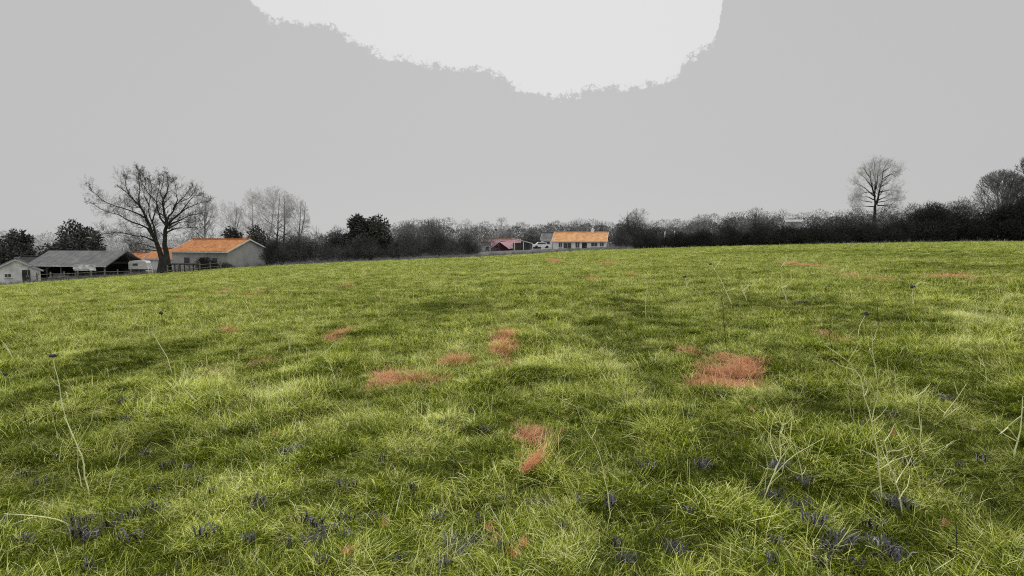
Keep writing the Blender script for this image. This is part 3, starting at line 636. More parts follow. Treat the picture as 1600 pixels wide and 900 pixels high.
T=[ # name,label,group,px,pytop,wpx,Y,kind,shade,bark,n,single,cat
 ('evergreen_tree','dark evergreen cut by the left edge of the photo behind the pale shed',None,2,372,40,112,'leaf','fir','bark',3500,True,'tree'),
 ('evergreen_tree','round topped dark evergreen between the pale shed and the left edge',None,33,359,46,108,'leaf','fir','bark',3500,True,'tree'),
 ('evergreen_tree','broad pointed dark evergreen rising behind the long grey barn roof',None,112,347,74,120,'leaf','fir','bark',6500,True,'tree'),
 ('shrub','dark evergreen shrub filling the gap right of the broad pointed evergreen',None,150,373,40,122,'leaf','fir','bark',2600,False,'shrub'),
 ('bare_shrub','pale grey bare thicket seen behind the low left limbs of the oak',None,185,352,90,150,'twig','twig3','bark_far',2600,False,'shrub'),
 ('bare_shrub','dark grey rounded shrub behind the orange roof left of the oak trunk',None,222,376,68,118,'twig','twig1','bark_mid',4200,False,'shrub'),
 ('bare_shrub','grey bare shrub behind the orange roof just right of the oak trunk',None,300,366,60,118,'twig','twig2','bark_mid',3600,False,'shrub'),
 ('evergreen_shrub','small dark evergreen above the ridge of the grey gabled house',None,361,355,32,118,'leaf','fir','bark',2200,False,'shrub'),
 ('evergreen_shrub','dark evergreen shrub just behind the gable of the grey house',None,402,353,46,114,'leaf','fir','bark',2800,False,'shrub'),
 ('bare_shrub','dark shrub against the right wall of the grey gabled house',None,428,374,34,97,'twig','twig1','bark',4200,False,'shrub'),
 ('bare_shrub','dark low shrub in the hedge right of the grey gabled house',None,458,368,56,104,'twig','twig1','bark',5600,False,'shrub'),
 ('bare_shrub','grey twiggy shrub showing over the hedge below the birch crowns',None,440,366,70,124,'twig','twig1','bark_mid',3800,False,'shrub'),
 ('bare_shrub','dark hedge shrub under the small spiky tree top left of the twin evergreens',None,500,364,60,105,'twig','twig1','bark',5600,False,'shrub'),
 ('bare_shrub','spiky topped dark shrub left of the twin evergreens',None,528,356,44,108,'twig','twig1','bark_mid',4600,False,'shrub'),
 ('evergreen_tree','left one of the twin dark evergreens in the middle of the hedge',None,556,337,40,106,'leaf','fir','bark',4200,True,'tree'),
 ('evergreen_tree','right and broader one of the twin dark evergreens in the middle of the hedge',None,590,338,66,107,'leaf','fir','bark',6000,True,'tree'),
 ('bare_shrub','dark shrub at the foot of the twin evergreens',None,570,368,80,101,'twig','twig1','bark',6500,False,'shrub'),
 ('bare_shrub','grey rounded bare shrub right of the twin evergreens',None,640,345,58,122,'twig','twig2','bark_mid',4600,False,'shrub'),
 ('bare_shrub','grey bare shrub with a pointed top midway between twin evergreens and red barn',None,676,341,54,124,'twig','twig2','bark_mid',4600,False,'shrub'),
 ('bare_shrub','dark shrub in front of the grey rounded shrub right of the twin evergreens',None,632,362,66,104,'twig','twig1','bark',6500,False,'shrub'),
 ('bare_shrub','very dark low shrub at the field edge left of the red barn',None,690,362,76,103,'twig','twig1','bark',6800,False,'shrub'),
 ('bare_shrub','dark shrub ending the hedge close to the left side of the red barn',None,728,366,44,106,'twig','twig1','bark',4200,False,'shrub'),
 ('bare_shrub','mid grey bare shrub behind the left end of the red barn',None,742,353,60,150,'twig','twig2','bark_mid',4200,False,'shrub'),
 ('bare_shrub','mid grey bare shrub straight behind the red barn',None,795,355,70,172,'twig','twig2','bark_mid',4200,False,'shrub'),
 ('bare_shrub','dark shrub between the red barn and the white house',None,832,359,44,160,'twig','twig1','bark_mid',4200,False,'shrub'),
 ('bare_shrub','grey shrub behind the left wing of the white house',None,858,347,60,178,'twig','twig2','bark_mid',4600,False,'shrub'),
 ('bare_shrub','grey bare shrub above the orange roof of the white house',None,905,343,66,182,'twig','twig2','bark_mid',4800,False,'shrub'),
 ('bare_shrub','dark shrub just behind the chimney of the white house',None,938,349,40,165,'twig','twig1','bark_mid',4200,False,'shrub'),
 ('bare_tree','tall dark twiggy tree just right of the white house',None,984,333,62,142,'twig','twig1','bark_mid',7000,True,'tree'),
 ('bare_shrub','dark rounded shrub below the tall twiggy tree right of the white house',None,972,362,44,125,'twig','twig1','bark',4200,False,'shrub'),
 ('bare_shrub','grey shrub right of the tall twiggy tree by the white house',None,1022,346,44,140,'twig','twig1','bark_mid',4200,False,'shrub'),
 ('bare_shrub','pale grey low shrub in the dip of the skyline right of the white house',None,1055,350,56,165,'twig','twig2','bark_mid',4200,False,'shrub'),
 ('bare_shrub','grey dome shaped shrub where the skyline rises right of the dip',None,1092,336,56,150,'twig','twig2','bark_mid',5200,False,'shrub'),
 ('bare_shrub','dark grey dome shaped shrub left of the pale roof among the trees',None,1138,340,56,140,'twig','twig1','bark_mid',5200,False,'shrub'),
 ('bare_tree','grey twiggy tree with a notched top left of the pale roof among the trees',None,1176,325,52,150,'twig','twig2','bark_mid',5600,True,'tree'),
 ('bare_shrub','dark grey shrub just left of the pale roof among the trees',None,1200,340,50,138,'twig','twig1','bark_mid',4800,False,'shrub'),
 ('bare_shrub','dark grey shrub just right of the pale roof among the trees',None,1284,336,62,132,'twig','twig1','bark_mid',5200,False,'shrub'),
 ('bare_shrub','grey shrub left of the foot of the lone round crowned tree',None,1335,330,60,126,'twig','twig1','bark_mid',5200,False,'shrub'),
 ('bare_shrub','grey shrub around the foot of the lone round crowned tree',None,1380,322,64,120,'twig','twig1','bark_mid',5400,False,'shrub'),
 ('bare_shrub','grey shrub right of the foot of the lone round crowned tree',None,1425,322,50,120,'twig','twig1','bark_mid',5000,False,'shrub'),
 ('bare_shrub','grey shrub showing between the black dome shrub and the right hand trees',None,1505,314,62,118,'twig','twig1','bark_mid',5200,False,'shrub'),
 ('bare_shrub','small grey shrub partly covering the pale roof among the trees',None,1240,348,40,150,'twig','twig1','bark_mid',3000,False,'shrub'),
 ('bare_shrub','dark scrubby bush against the long wall of the grey gabled house',None,322,403,34,93,'twig','twig0','bark',4200,False,'shrub'),
 ('bare_shrub','low grey bush at the bottom corner of the grey gabled house',None,352,411,26,94,'twig','twig1','bark',2200,False,'shrub'),
 ('hedge_shrub','low black hedge shrub starting the dark hedge right of the white house',None,1012,368,56,106,'twig','twig0','bark',6000,False,'shrub'),
 ('hedge_shrub','low dark hedge shrub under the dip in the skyline',None,1056,363,56,104,'twig','twig0','bark',6000,False,'shrub'),
 ('hedge_shrub','dark hedge shrub below the grey dome shaped shrub',None,1100,360,56,102,'twig','twig0','bark',6000,False,'shrub'),
 ('hedge_shrub','dark hedge shrub below the notched twiggy tree, left side',None,1142,356,56,100,'twig','twig0','bark',6000,False,'shrub'),
 ('hedge_shrub','taller dark hedge shrub below the notched twiggy tree, right side',None,1184,350,56,98,'twig','twig0','bark',6400,False,'shrub'),
 ('hedge_shrub','dark hedge shrub standing directly in front of the pale roof',None,1228,353,56,96,'twig','twig0','bark',6400,False,'shrub'),
 ('hedge_shrub','dark hedge shrub right of and below the pale roof',None,1270,350,56,94,'twig','twig0','bark',6400,False,'shrub'),
 ('hedge_shrub','dark hedge shrub two places left of the round crowned tree',None,1314,353,58,92,'twig','twig0','bark',6600,False,'shrub'),
 ('hedge_shrub','dark hedge shrub in front of the round crowned tree',None,1358,350,60,90,'twig','twig0','bark',7000,False,'shrub'),
 ('hedge_shrub','dark hedge shrub between the round crowned tree and the black dome shrub',None,1404,345,60,88,'twig','twig0','bark',7000,False,'shrub'),
 ('hedge_shrub','tall black dome shaped shrub standing above the right part of the hedge',None,1462,318,74,88,'twig','twig0','bark',12000,False,'shrub'),
 ('hedge_shrub','dark hedge shrub right of the black dome shaped shrub',None,1512,342,60,86,'twig','twig0','bark',7000,False,'shrub'),
 ('hedge_shrub','tall black shrub under the fan of stems near the right edge',None,1556,326,66,84,'twig','twig0','bark',10000,False,'shrub'),
 ('hedge_shrub','tallest black shrub of the hedge, cut by the right edge',None,1602,306,66,82,'twig','twig0','bark',12000,False,'shrub'),
 ('hedge_shrub','black hedge shrub beyond the right edge of the photo',None,1650,325,66,81,'twig','twig0','bark',7000,False,'shrub'),
]
for k,(nm,lb,gr,px,pt,w,Y,kd,sh,bk,n,sg,ct) in enumerate(T):
    if px>1640: continue
    pt-=5 if 1320<px<1440 and sh=='twig1' else 1
    bush(nm,lb,gr,px,pt,w,Y,kd,sh,bk,40+k,n,sg,ct)

RL=[([(437,560),(437,520),(435,460),(436,400),(440,330),(438,260),(432,160)],.34,.04,0),
 ([(445,500),(462,440),(472,390),(486,320),(496,250),(520,190),(548,155)],.20,.03,1),
 ([(437,440),(418,380),(404,320),(402,260),(395,190)],.16,.03,-1.5),([(440,380),(455,300),(468,220),(480,150)],.15,.03,2),
 ([(425,460),(385,440),(340,440),(300,430)],.10,.02,-2),([(420,410),(380,400),(340,408),(310,420)],.10,.02,2),([(430,515),(380,512),(330,508),(275,508)],.10,.02,1),
 ([(450,470),(490,450),(530,430),(575,420)],.11,.02,-2),([(478,360),(515,335),(560,308)],.10,.02,2),([(455,505),(510,505),(560,498),(610,470)],.10,.02,-1),
 ([(420,370),(380,320),(345,280),(310,260)],.11,.02,1),([(405,300),(370,250),(345,210)],.09,.02,-2),([(470,400),(520,390),(580,385),(620,395)],.10,.02,3),([(492,300),(540,270),(590,240),(620,250)],.09,.02,-1),
 ([(500,240),(540,215),(580,200)],.08,.02,2),([(425,430),(370,380),(320,345),(290,330)],.10,.02,-3),([(436,300),(410,210),(430,130)],.09,.02,1),([(470,340),(520,300),(560,260),(600,280)],.09,.02,-3),([(415,480),(350,470),(290,460),(250,470)],.08,.02,2),([(460,480),(520,470),(580,450),(640,450)],.08,.02,1)]
traced('bare_tree','lone round crowned bare tree standing above the hedge on the right',1368,126,1280,220,5,RL,(440,350),'bark','twig3',31,(1.2,2.6),4,.85,.035,1.3,.3,.010)
bare('bare_tree','bare tree with a fan of stems near the right edge',None,1560,266,80,104,'bark_mid','twig2',12,3,4,.9,.02,.2,.55)
bare('bare_tree','tall bare tree mostly cut off by the right edge',None,1618,236,80,98,'bark_mid','twig1',13,2,4,1.0,.02,.15,.55)
bare('birch_tree','leaning pale stemmed birch nearest the gable of the grey house',None,404,294,56,122,'bark_pale','twig3',21,2,4,.9,.016,.3,.6,None,.1)
bare('birch_tree','middle pale birch of the three behind the grey house gable',None,432,292,60,126,'bark_mid','twig3',22,2,4,.9,.016,.3,.6,None,.1)
bare('birch_tree','right hand pale birch of the three behind the grey house gable',None,458,304,54,128,'bark_mid','twig3',23,2,4,.9,.016,.2,.6,None,.1)
bare('bare_tree','slim pale bare tree rising behind the ridge of the grey house',None,356,313,52,128,'bark_mid','twig3',24,2,4,.9,.016,.2,.6,None,.1)
bare('bare_tree','faint grey bare tree seen through the right limbs of the oak',None,318,300,56,150,'bark_far','twig3',25,1,4,.9,.026,.2,.6)
bare('bare_tree','small faint spiky tree over the hedge left of the twin evergreens',None,492,349,22,140,'bark_far','twig3',26,1,3,.7,.02,.2,.5)
bare('bare_tree','small round bare tree on the skyline above the red barn',None,783,339,26,190,'bark_far','twig3',27,1,4,.7,.03,.2,.6)
bare('bare_tree','thin bare tree left of the small round one above the red barn',None,728,341,24,185,'bark_far','twig3',28,1,3,.8,.03,.2,.6)
bare('bare_tree','pale wispy bare tree on the skyline behind the tall twiggy tree',None,998,326,40,170,'bark_far','twig3',29,2,3,.9,.03,.2,.6)

# far wooded ridge and hazy wood
def ridge(name,label,Y,pts,shade,n,seed,depth=18,base_drop=0):
    """a far treeline: slivers massed under a skyline given by (px, pytop)"""
    nr_=np.random.default_rng(seed); px=nr_.uniform(pts[0][0],pts[-1][0],n)
    top=np.interp(px,[p[0] for p in pts],[p[1] for p in pts])+3+2.2*np.sin(px*.11+seed)+1.6*np.sin(px*.23+2*seed)-1.2*np.abs(np.sin(px*.5))
    yy=Y+nr_.uniform(-depth/2,depth/2,n); x=(px-800)/F*yy
    zt=CAMZ+(370-top)/F*Y; zb=height(x,yy)-.5
    u=nr_.random(n)**.75; z=zb+(zt-zb)*u
    p=np.stack([x,yy,z],1); dv=nr_.normal(size=(n,3))*.7+np.array([0,0,.6]); dv/=np.linalg.norm(dv,axis=1)[:,None]
    s=Y/140; ln=nr_.uniform(.25,.7,n)*s; w=nr_.uniform(.12,.3,n)*s
    sd=np.cross(dv,nr_.normal(size=(n,3))); sd/=np.linalg.norm(sd,axis=1)[:,None]
    V=np.stack([p-sd*w[:,None]/2,p+sd*w[:,None]/2,p+dv*ln[:,None]],1).reshape(-1,3)
    o=obj(name,mesh_np(name,V,np.arange(3*n).reshape(-1,3),M[shade])); return tag(o,label,'woodland',kind='stuff')
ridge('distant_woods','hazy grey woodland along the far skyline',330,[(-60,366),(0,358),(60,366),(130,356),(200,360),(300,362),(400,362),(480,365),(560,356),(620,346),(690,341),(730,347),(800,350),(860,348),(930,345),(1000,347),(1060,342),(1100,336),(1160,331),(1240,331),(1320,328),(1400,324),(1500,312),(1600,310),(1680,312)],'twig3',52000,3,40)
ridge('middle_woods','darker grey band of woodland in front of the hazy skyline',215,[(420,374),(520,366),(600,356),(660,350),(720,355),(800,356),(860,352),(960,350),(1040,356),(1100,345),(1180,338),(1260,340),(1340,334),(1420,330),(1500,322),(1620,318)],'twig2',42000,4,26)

# ------------------------------------------------------------------ buildings
def gable_house(name,label,loc,rz,Lx,Wy,eave,ridge_h,wall,roof,over=.35,wins=(),doors=(),chim=None,roof2=None,cat='house',trim='white_trim',frame='white_trim'):
    """ridge along local X; windows (side, u, z, w, h); side in 's' (-Y long side), 'e' (+X gable), 'w'"""
    t=thing(name,label,cat,loc,rz)
    mb=MB(); a,b=Lx/2,Wy/2
    mb.poly([(-a,-b,-1.2),(-a,b,-1.2),(-a,b,eave),(-a,0,ridge_h),(-a,-b,eave)],(Lx,0,0))
    mb.build('wall',M[wall],t)
    sl=(ridge_h-eave)/b; th=.16; e=over
    rf=MB(); 
    for s in (-1,1):
        y0=s*(b+e); z0=eave-sl*e
        pts=[(-a-e,0,ridge_h+.02),(-a-e,y0,z0+.02),(-a-e,y0,z0+.02+th),(-a-e,0,ridge_h+.02+th)]
        rf.poly(pts,(Lx+2*e,0,0))
    r=rf.build('roof',M[roof],t)
    rc=MB(); rc.box((0,0,ridge_h+.02+th+.05),(Lx+2*e,.35,.14)); rc.build('ridge_cap',M[roof2 or roof],r)
    for s in (-1,1):
        bb=MB(); y0=s*(b+e+.05); z0=eave-sl*e+.05; bb.box((0,y0,z0),(Lx+2*e,.1,.16)); bb.build('gutter',M[trim],r)
    for ex in (-1,1):
        for s in (-1,1):
            bg=MB(); bg.poly([(ex*(a+e+.003),0,ridge_h+.2),(ex*(a+e+.003),s*(b+e),eave-sl*e+.2),(ex*(a+e+.003),s*(b+e),eave-sl*e-.02),(ex*(a+e+.003),0,ridge_h-.02)],(ex*.05,0,0)); bg.build('bargeboard',M[trim],r)
    def face(side,u,z,w,h,kind):
        fr=MB(); gl=MB(); 
        d=.06 if kind!='opening' else .03
        if side=='s': c=(u,-b-.03,z); sz=(w,d,h); g_=(u,-b-.05,z); gs=(w-.16,.06,h-.16); vert=(u,-b-.10,z); vs=(.06,.05,h)
        elif side=='e': c=(a+.03,u,z); sz=(d,w,h); g_=(a+.05,u,z); gs=(.06,w-.16,h-.16); vert=(a+.10,u,z); vs=(.05,.06,h)
        else: c=(-a-.03,u,z); sz=(d,w,h); g_=(-a-.05,u,z); gs=(.06,w-.16,h-.16); vert=(-a-.10,u,z); vs=(.05,.06,h)
        if kind=='door':
            fr.box(c,sz); q=fr.build('door',M['dark_wall'],t); hn=MB(); hn.box((vert[0]+(.3 if side=='s' else 0),vert[1],vert[2]),(.06,.06,.12)); hn.build('handle',M['white_trim'],q); return
        fr.box(c,sz); fr.box(vert,vs)
        q=fr.build('window',M[frame],t); gl.box(g_,gs); gl.build('pane',M['glass'],q)
        sl_=MB(); sl_.box((c[0],c[1]-.04 if side=='s' else c[1],z-h/2-.05),(sz[0]+(.12),sz[1]+.1,.07)); sl_.build('sill',M[frame],q)
    for w_ in wins: face(*w_,'window')
    for w_ in doors: face(*w_,'door')
    if chim:
        x,y,h,w0=chim; cm=MB(); cm.box((x,y,ridge_h+h/2-.5),(w0,w0,h+1)); cm.box((x,y,ridge_h+h+.04),(w0+.14,w0+.14,.1)); cm.box((x,y,ridge_h+h+.2),(w0*.45,w0*.45,.25)); cm.build('chimney',M['render_white'],r)
    return t
# grey gabled house right of the oak: seen corner on
def base_at(px,py,Y):
    return at(px,py,Y)
b0=base_at(347,420,101)
gable_house('farmhouse','grey gabled house with bright orange tiled roof right of the oak',b0,R(-20),11.5,9.0,2.95,4.75,'render_grey','tile',.3,
    wins=[('s',3.2,1.5,1.0,1.0),('s',-2.6,1.5,1.1,1.0)],doors=[('s',.6,1.0,.95,2.0)],frame='wood_grey')
gable_house('outbuilding','low orange roofed outbuilding partly hidden by the oak trunk',base_at(272,424,108),R(-12),6.2,6.0,2.4,3.9,'render_pale','tile',.3,wins=[('s',0,1.3,1.,.9)])
gable_house('cottage','orange and pink roofed cottage left of the oak trunk',base_at(222,428,110),R(3),7.2,6.5,2.2,3.7,'render_grey','tile',.25,roof2='tile_pink',wins=[('s',-1.5,1.3,1.,.9),('s',1.5,1.3,1.,.9)])
# long low grey barn on the left
def barn():
    b=base_at(140,436,92); t=thing('open_barn','long low grey roofed open fronted barn between pale shed and oak','barn',b,R(-7))
    L_,W_=12.2,7.; a,w=L_/2,W_/2; ev,rd=2.2,4.15
    mb=MB(); mb.box((0,w-.1,ev/2-.5),(L_,.2,ev+1)); mb.box((-a+.1,0,ev/2-.5),(.2,W_-.44,ev+1)); mb.box((2.2,.5,ev/2-.5),(.15,W_-1.6,ev+1)); mb.build('wall',M['dark_wall'],t)
    rf=MB(); 
    rf.poly([(-a-.4,-w-.7,ev-.12),(-a-.4,0,rd),(-a-.4,0,rd+.14),(-a-.4,-w-.7,ev+.02)],(L_+.8,0,0))
    rf.poly([(-a-.4,0,rd+.002),(-a-.4,w+.5,ev-.05),(-a-.4,w+.5,ev+.09),(-a-.4,0,rd+.142)],(L_+.8,0,0))
    r=rf.build('roof',M['grey_sheet'],t)
    q=MB(); q.box((0,-w-.76,ev-.06),(L_+.8,.08,.16)); q.build('gutter',M['wood_pale'],r)
    for i in range(6):
        p=MB(); p.box((-a+.3+i*(L_-.6)/5,-w-.2,ev/2-.55),(.16,.16,ev+.9)); p.build('post',M['wood_grey'],t)
barn()
def tarp(label,px,py,Y,w,h,mat='render_pale',name='tarpaulin_sheet'):
    b=base_at(px,py,Y); mb=MB(); n=10; rng=random.Random(int(px))
    for i in range(n+1):
        for j_ in range(4):
            mb.v.append((-w/2+w*i/n, rng.uniform(-.12,.12)+.12*math.sin(i*1.3), h*(1-j_/3)*(1-.18*abs(i/n-.5))*1+rng.uniform(-.06,.06)))
    for i in range(n):
        for j_ in range(3): mb.f.append((i*4+j_,(i+1)*4+j_,(i+1)*4+j_+1,i*4+j_+1))
    o=mb.build(name,M[mat]); o.location=b; tag(o,label,'tarpaulin'); md=o.modifiers.new('t','SOLIDIFY'); md.thickness=.03; return o
tarp('crumpled pale sheet hanging in the open front of the long grey barn',132,423,87,3.2,.9)
# pale shed at far left with dark roof
gable_house('pale_shed','pale gable ended shed at the left edge with a dark roof',base_at(27,440,88),R(128),7.0,5.4,1.7,3.15,'render_pale','dark_sheet',.25,cat='shed',wins=[('w',.9,1.1,.8,.6)],doors=[('w',-1.1,.9,.9,1.8)],trim='wood_pale')
gable_house('dark_shed','dark roofed shed joining the pale shed to the long grey barn',base_at(68,440,93),R(-4),6.2,6.0,2.1,3.7,'dark_wall','dark_sheet',.3,cat='shed',trim='wood_pale')
# hoop and clutter
def hoop():
    b=base_at(52,437,84); mb=MB(); pts=[(math.cos(t)*.75,0,.9+math.sin(t)*.95) for t in np.linspace(-.6,math.pi+.6,22)]
    mb.tube(pts,[.045]*22,5); mb.tube([(-.7,0,.4),(.7,0,.4)],[.03,.03],4); o=mb.build('metal_hoop',M['wood_grey']); o.location=b; tag(o,'round metal hoop standing against the pale shed','hoop')
hoop()
def trailer():
    b=base_at(219,428,92); t=thing('box_trailer','small pale boxy trailer parked left of the oak trunk','trailer',b,R(8))
    mb=MB(); mb.poly([(-1.25,-.75,.75),(-1.25,-.75,1.75),(-1.05,-.75,1.98),(1.1,-.75,1.98),(1.3,-.75,1.7),(1.3,-.75,.75)],(0,1.5,0)); mb.build('body',M['white_trim'],t)
    w=MB(); w.box((-.3,-.762,1.45),(.7,.03,.35)); w.build('window',M['glass'],t)
    for s in (-1,1):
        q=MB(); q.tube([(.1,s*.80-.09,.33),(.1,s*.80+.09,.33)],[.33,.33],14); q.build('wheel',M['dark_wall'],t)
    h=MB(); h.tube([(1.3,0,.7),(2.3,0,.5)],[.05,.05],5); h.build('drawbar',M['wood_grey'],t)
    f=MB(); f.box((0,0,.66),(2.5,1.3,.12)); f.build('chassis',M['dark_wall'],t)
trailer()
for px,lb in ((233,'left one of the two pale posts leaning left of the oak trunk'),(239,'right one of the two pale posts leaning left of the oak trunk')):
    mb=MB(); mb.tube([(0,0,-.3),(-.03,0,1.0),(-.1,.02,1.55)],[.07,.065,.06],6); o=mb.build('wooden_post',M['wood_pale'],None,True); o.location=base_at(px,434,81); tag(o,lb,'post')
def rail_fence(label,px0,px1,py0,py1,Y,n,mat='wood_grey'):
    a=base_at(px0,py0,Y); b=base_at(px1,py1,Y+3); t=thing('rail_fence',label,'fence',a); d=b-a
    for i in range(n):
        p=d*(i/(n-1)); q=MB(); q.box((p.x,p.y,p.z+.35),(.13,.13,1.7)); q.build('post',M[mat],t)
    for h in (.45,.95):
        q=MB(); pts=[(d.x*f,d.y*f-.09,d.z*f+h+random.uniform(-.05,.05)) for f in np.linspace(0,1,n)]; q.tube(pts,[.05]*n,4); q.build('rail',M[mat],t)
rail_fence('weathered rail fence in front of the long grey barn',58,205,440,434,80,8)
rail_fence('low dark rail fence running right from the oak trunk',262,345,428,421,84,6)
def platform():
    b=base_at(285,424,86); t=thing('timber_platform','long flat dark timber platform on legs right of the oak trunk','platform',b,R(-4))
    q=MB(); q.box((0,0,1.05),(4.4,1.6,.16)); q.build('top',M['dark_wall'],t)
    for x_ in (-2,-.7,.7,2):
        for y_ in (-.6,.6):
            q=MB(); q.box((x_,y_,.35),(.12,.12,1.3)); q.build('leg',M['dark_wall'],t)
platform()
def pile(name,label,px,py,Y,w,h,mat,cat):
    b=base_at(px,py,Y); mb=MB(); rng=random.Random(int(px*3))
    for k in range(46):
        x_=rng.uniform(-.5,.5)*w; mb.box((x_,rng.uniform(-.5,.5),rng.uniform(0,h)*(1-abs(x_/w)*1.2)),(rng.uniform(.4,1.3),rng.uniform(.1,.3),rng.uniform(.05,.2)),rng.uniform(-.5,.5))
    o=mb.build(name,M[mat]); o.location=b; tag(o,label,cat)
pile('timber_pile','heap of dark scrap timber under the left end of the long grey barn',92,438,86,3.,.9,'wood_grey','timber pile')
pile('timber_pile','heap of grey scrap timber under the right end of the long grey barn',168,436,88,3.4,1.1,'dark_wall','timber pile')

# red barn and the sheds around it, in the middle distance
gb=base_at(785,392,150)
gable_house('red_barn','low dark red boarded barn with a pinkish roof in the middle distance',base_at(785,393,152),R(80),6.5,4.2,.9,2.4,'red_board','tile_pink',.3,cat='barn',doors=[('w',0,.4,1.1,1.2)])
gable_house('long_shed','long pink roofed shed with an orange patch behind the red barn',base_at(783,392,160),R(2),9.5,5.,1.6,2.9,'render_pale','tile_pink',.3,cat='shed',roof2='tile_pale',wins=[('s',-3.5,1.1,.8,.6),('s',-2.2,1.1,.8,.6)])
def leanto():
    b=base_at(818,392,150); t=thing('lean_to','pale sloping roofed open lean-to right of the red barn','shed',b,R(4))
    q=MB(); q.poly([(-2.6,-2.2,2.95),(2.1,-2.2,1.75),(2.1,-2.2,1.9),(-2.6,-2.2,3.1)],(0,4.4,0)); q.build('roof',M['render_pale'],t)
    q=MB(); q.box((-.3,2.0,1.0),(4.4,.15,1.9)); q.build('wall',M['grey_sheet'],t)
    for x_,h in ((-2.4,2.9),(-.2,2.3),(2.0,1.75)):
        q=MB(); q.box((x_,-2.0,h/2-.2),(.16,.16,h+.2)); q.build('post',M['white_trim'],t)
leanto()
gable_house('small_hut','small white hut at the left end of the pink roofed shed',base_at(759,392,150),R(8),2.2,2.,1.2,1.9,'render_white','grey_sheet',.15,cat='hut',doors=[('s',.3,.7,.7,1.2)])
# white house
hb=base_at(908,390,142)
gable_house('white_house','long white house with pale orange tiled roof and chimney on the skyline',hb,R(-14),12.0,6.8,2.0,3.95,'render_white','tile_pale',.3,
   wins=[('s',-4.3,1.1,.9,1.2),('s',-2.7,.95,1.9,1.4),('s',-.4,1.1,1.0,1.3),('s',3.4,1.25,1.5,.9),('s',5.1,1.25,1.0,.9),('e',0,1.2,1.2,1.)],doors=[('s',1.2,.75,1.1,1.75)],chim=(2.6,0,.7,.7))
gable_house('house_wing','low white wing with a grey roof against the left end of the white house',base_at(857,387,146),R(-14),2.7,4.6,1.9,3.4,'render_white','grey_sheet',.15,cat='house',wins=[('s',0,1.2,1.6,.8)])
def car():
    b=base_at(846,388,138); t=thing('parked_car','small pale car parked left of the white house wing','car',b,R(4))
    q=MB(); q.poly([(-1.9,-.8,.35),(-1.9,-.8,.85),(-1.3,-.8,.95),(-.8,-.8,1.4),(.7,-.8,1.4),(1.3,-.8,.9),(1.95,-.8,.78),(1.95,-.8,.35)],(0,1.6,0)); q.build('body',M['render_white'],t)
    w=MB(); w.poly([(-1.1,-.812,.95),(-.72,-.812,1.3),(.62,-.812,1.3),(1.05,-.812,.95)],(0,1.624,0)); w.build('window',M['glass'],t)
    for x_ in (-1.2,1.2):
        for s in (-1,1):
            q=MB(); q.tube([(x_,s*.74-.1,.32),(x_,s*.74+.1,.32)],[.32,.32],14); q.build('wheel',M['dark_wall'],t)
car()
def shelter():
    b=base_at(963,390,138); t=thing('arched_shelter','small curved roofed shelter right of the white house','shelter',b,0)
    q=MB(); pts=[]; n=12
    for i in range(n+1):
        th=math.pi*(.12+.76*i/n); pts.append((1.6*math.cos(th),0,1.2+.55*math.sin(th)))
    for i in range(n):
        a_,b_=pts[i],pts[i+1]; q.poly([(a_[0],-1,a_[2]),(b_[0],-1,b_[2]),(b_[0],-1,b_[2]+.08),(a_[0],-1,a_[2]+.08)],(0,2,0))
    q.build('roof',M['wood_pale'],t)
    for x_ in (-1.4,1.4):
        for y_ in (-.9,.9):
            q=MB(); q.box((x_,y_,.5),(.1,.1,1.9)); q.build('post',M['wood_grey'],t)
shelter()
gable_house('distant_house','pale house roof showing among the trees right of the skyline dip',at(1238,355,165),R(-14),3.6,3.2,1.4,2.0,'render_grey','render_grey',.2,cat='house')
for px,py,lb in ((1039,364,'left one of the two small white posts in the hedge under the skyline dip'),(1054,363,'right one of the two small white posts in the hedge under the skyline dip')):
    q=MB(); q.tube([(0,0,-1.5),(0,0,0),(.03,0,.3)],[.10,.10,.06],6); o=q.build('white_post',M['white_trim'],None,True); o.location=at(px,py,118); tag(o,lb,'post')

# ------------------------------------------------------------------ dead weed stalks standing in the grass
def weed(label,pts,r0=.0045,branches=(),head=None,mat='straw',group=None,hang=.0,twigs=4,seed=0,cat='weed stalk',name='dead_weed'):
    """pts: pixel polyline from root to tip; the plant stands where its root meets the ground"""
    rng=random.Random(seed*13+int(pts[0][0])); b=ground(*pts[0]); Yd=b.y
    t=thing(name,label,cat,b,0,group); mb=MB()
    def poly3(pp,y0,dy):
        out=[]
        for i,(px,py) in enumerate(pp):
            f=i/max(1,len(pp)-1); q=at(px,py,Yd+y0+dy*f); out.append(q-b)
        return out
    def dens_(P):
        o=[P[0]]
        for a_,c_ in zip(P[:-1],P[1:]):
            o.append(a_.lerp(c_,.5)+rvec(rng)*(c_-a_).length*.035); o.append(c_)
        return o
    dy=rng.uniform(-.08,.12)
    main=dens_(poly3(pts,0,dy)); main[0].z-=.03; n=len(main); s=max(1,Yd/6)
    mb.tube(main,[r0*s*(1-.6*i/(n-1)) for i in range(n)],5)
    for br in branches:
        P=dens_(poly3(br,dy*.5,rng.uniform(-.15,.15))); mb.tube(P,[r0*s*.7*(1-.6*i/(len(P)-1)) for i in range(len(P))],4)
    for k in range(twigs):
        i=rng.randint(n//3,n-1); q=main[i]; d=Vector((rng.uniform(-1,1),rng.uniform(-.6,.6),rng.uniform(.1,1))).normalized(); L_=rng.uniform(.05,.14)*min(s,2.2)
        mb.tube([q,q+d*L_*.6,q+d*L_+Vector((0,0,.02))],[r0*.55*s,r0*.45*s,r0*.3*s],3)
    mb.build('stem',M[mat],t)
    if head:
        hb_=MB(); c=main[-1]
        for k in range(5): hb_.blob((c.x+rng.uniform(-.8,.8)*head,c.y,c.z+rng.uniform(-.5,.5)*head),(head*.6,head*.6,head*.5),6,4,.3)
        hb_.build('seed_head',M['seed'],t)
    return t
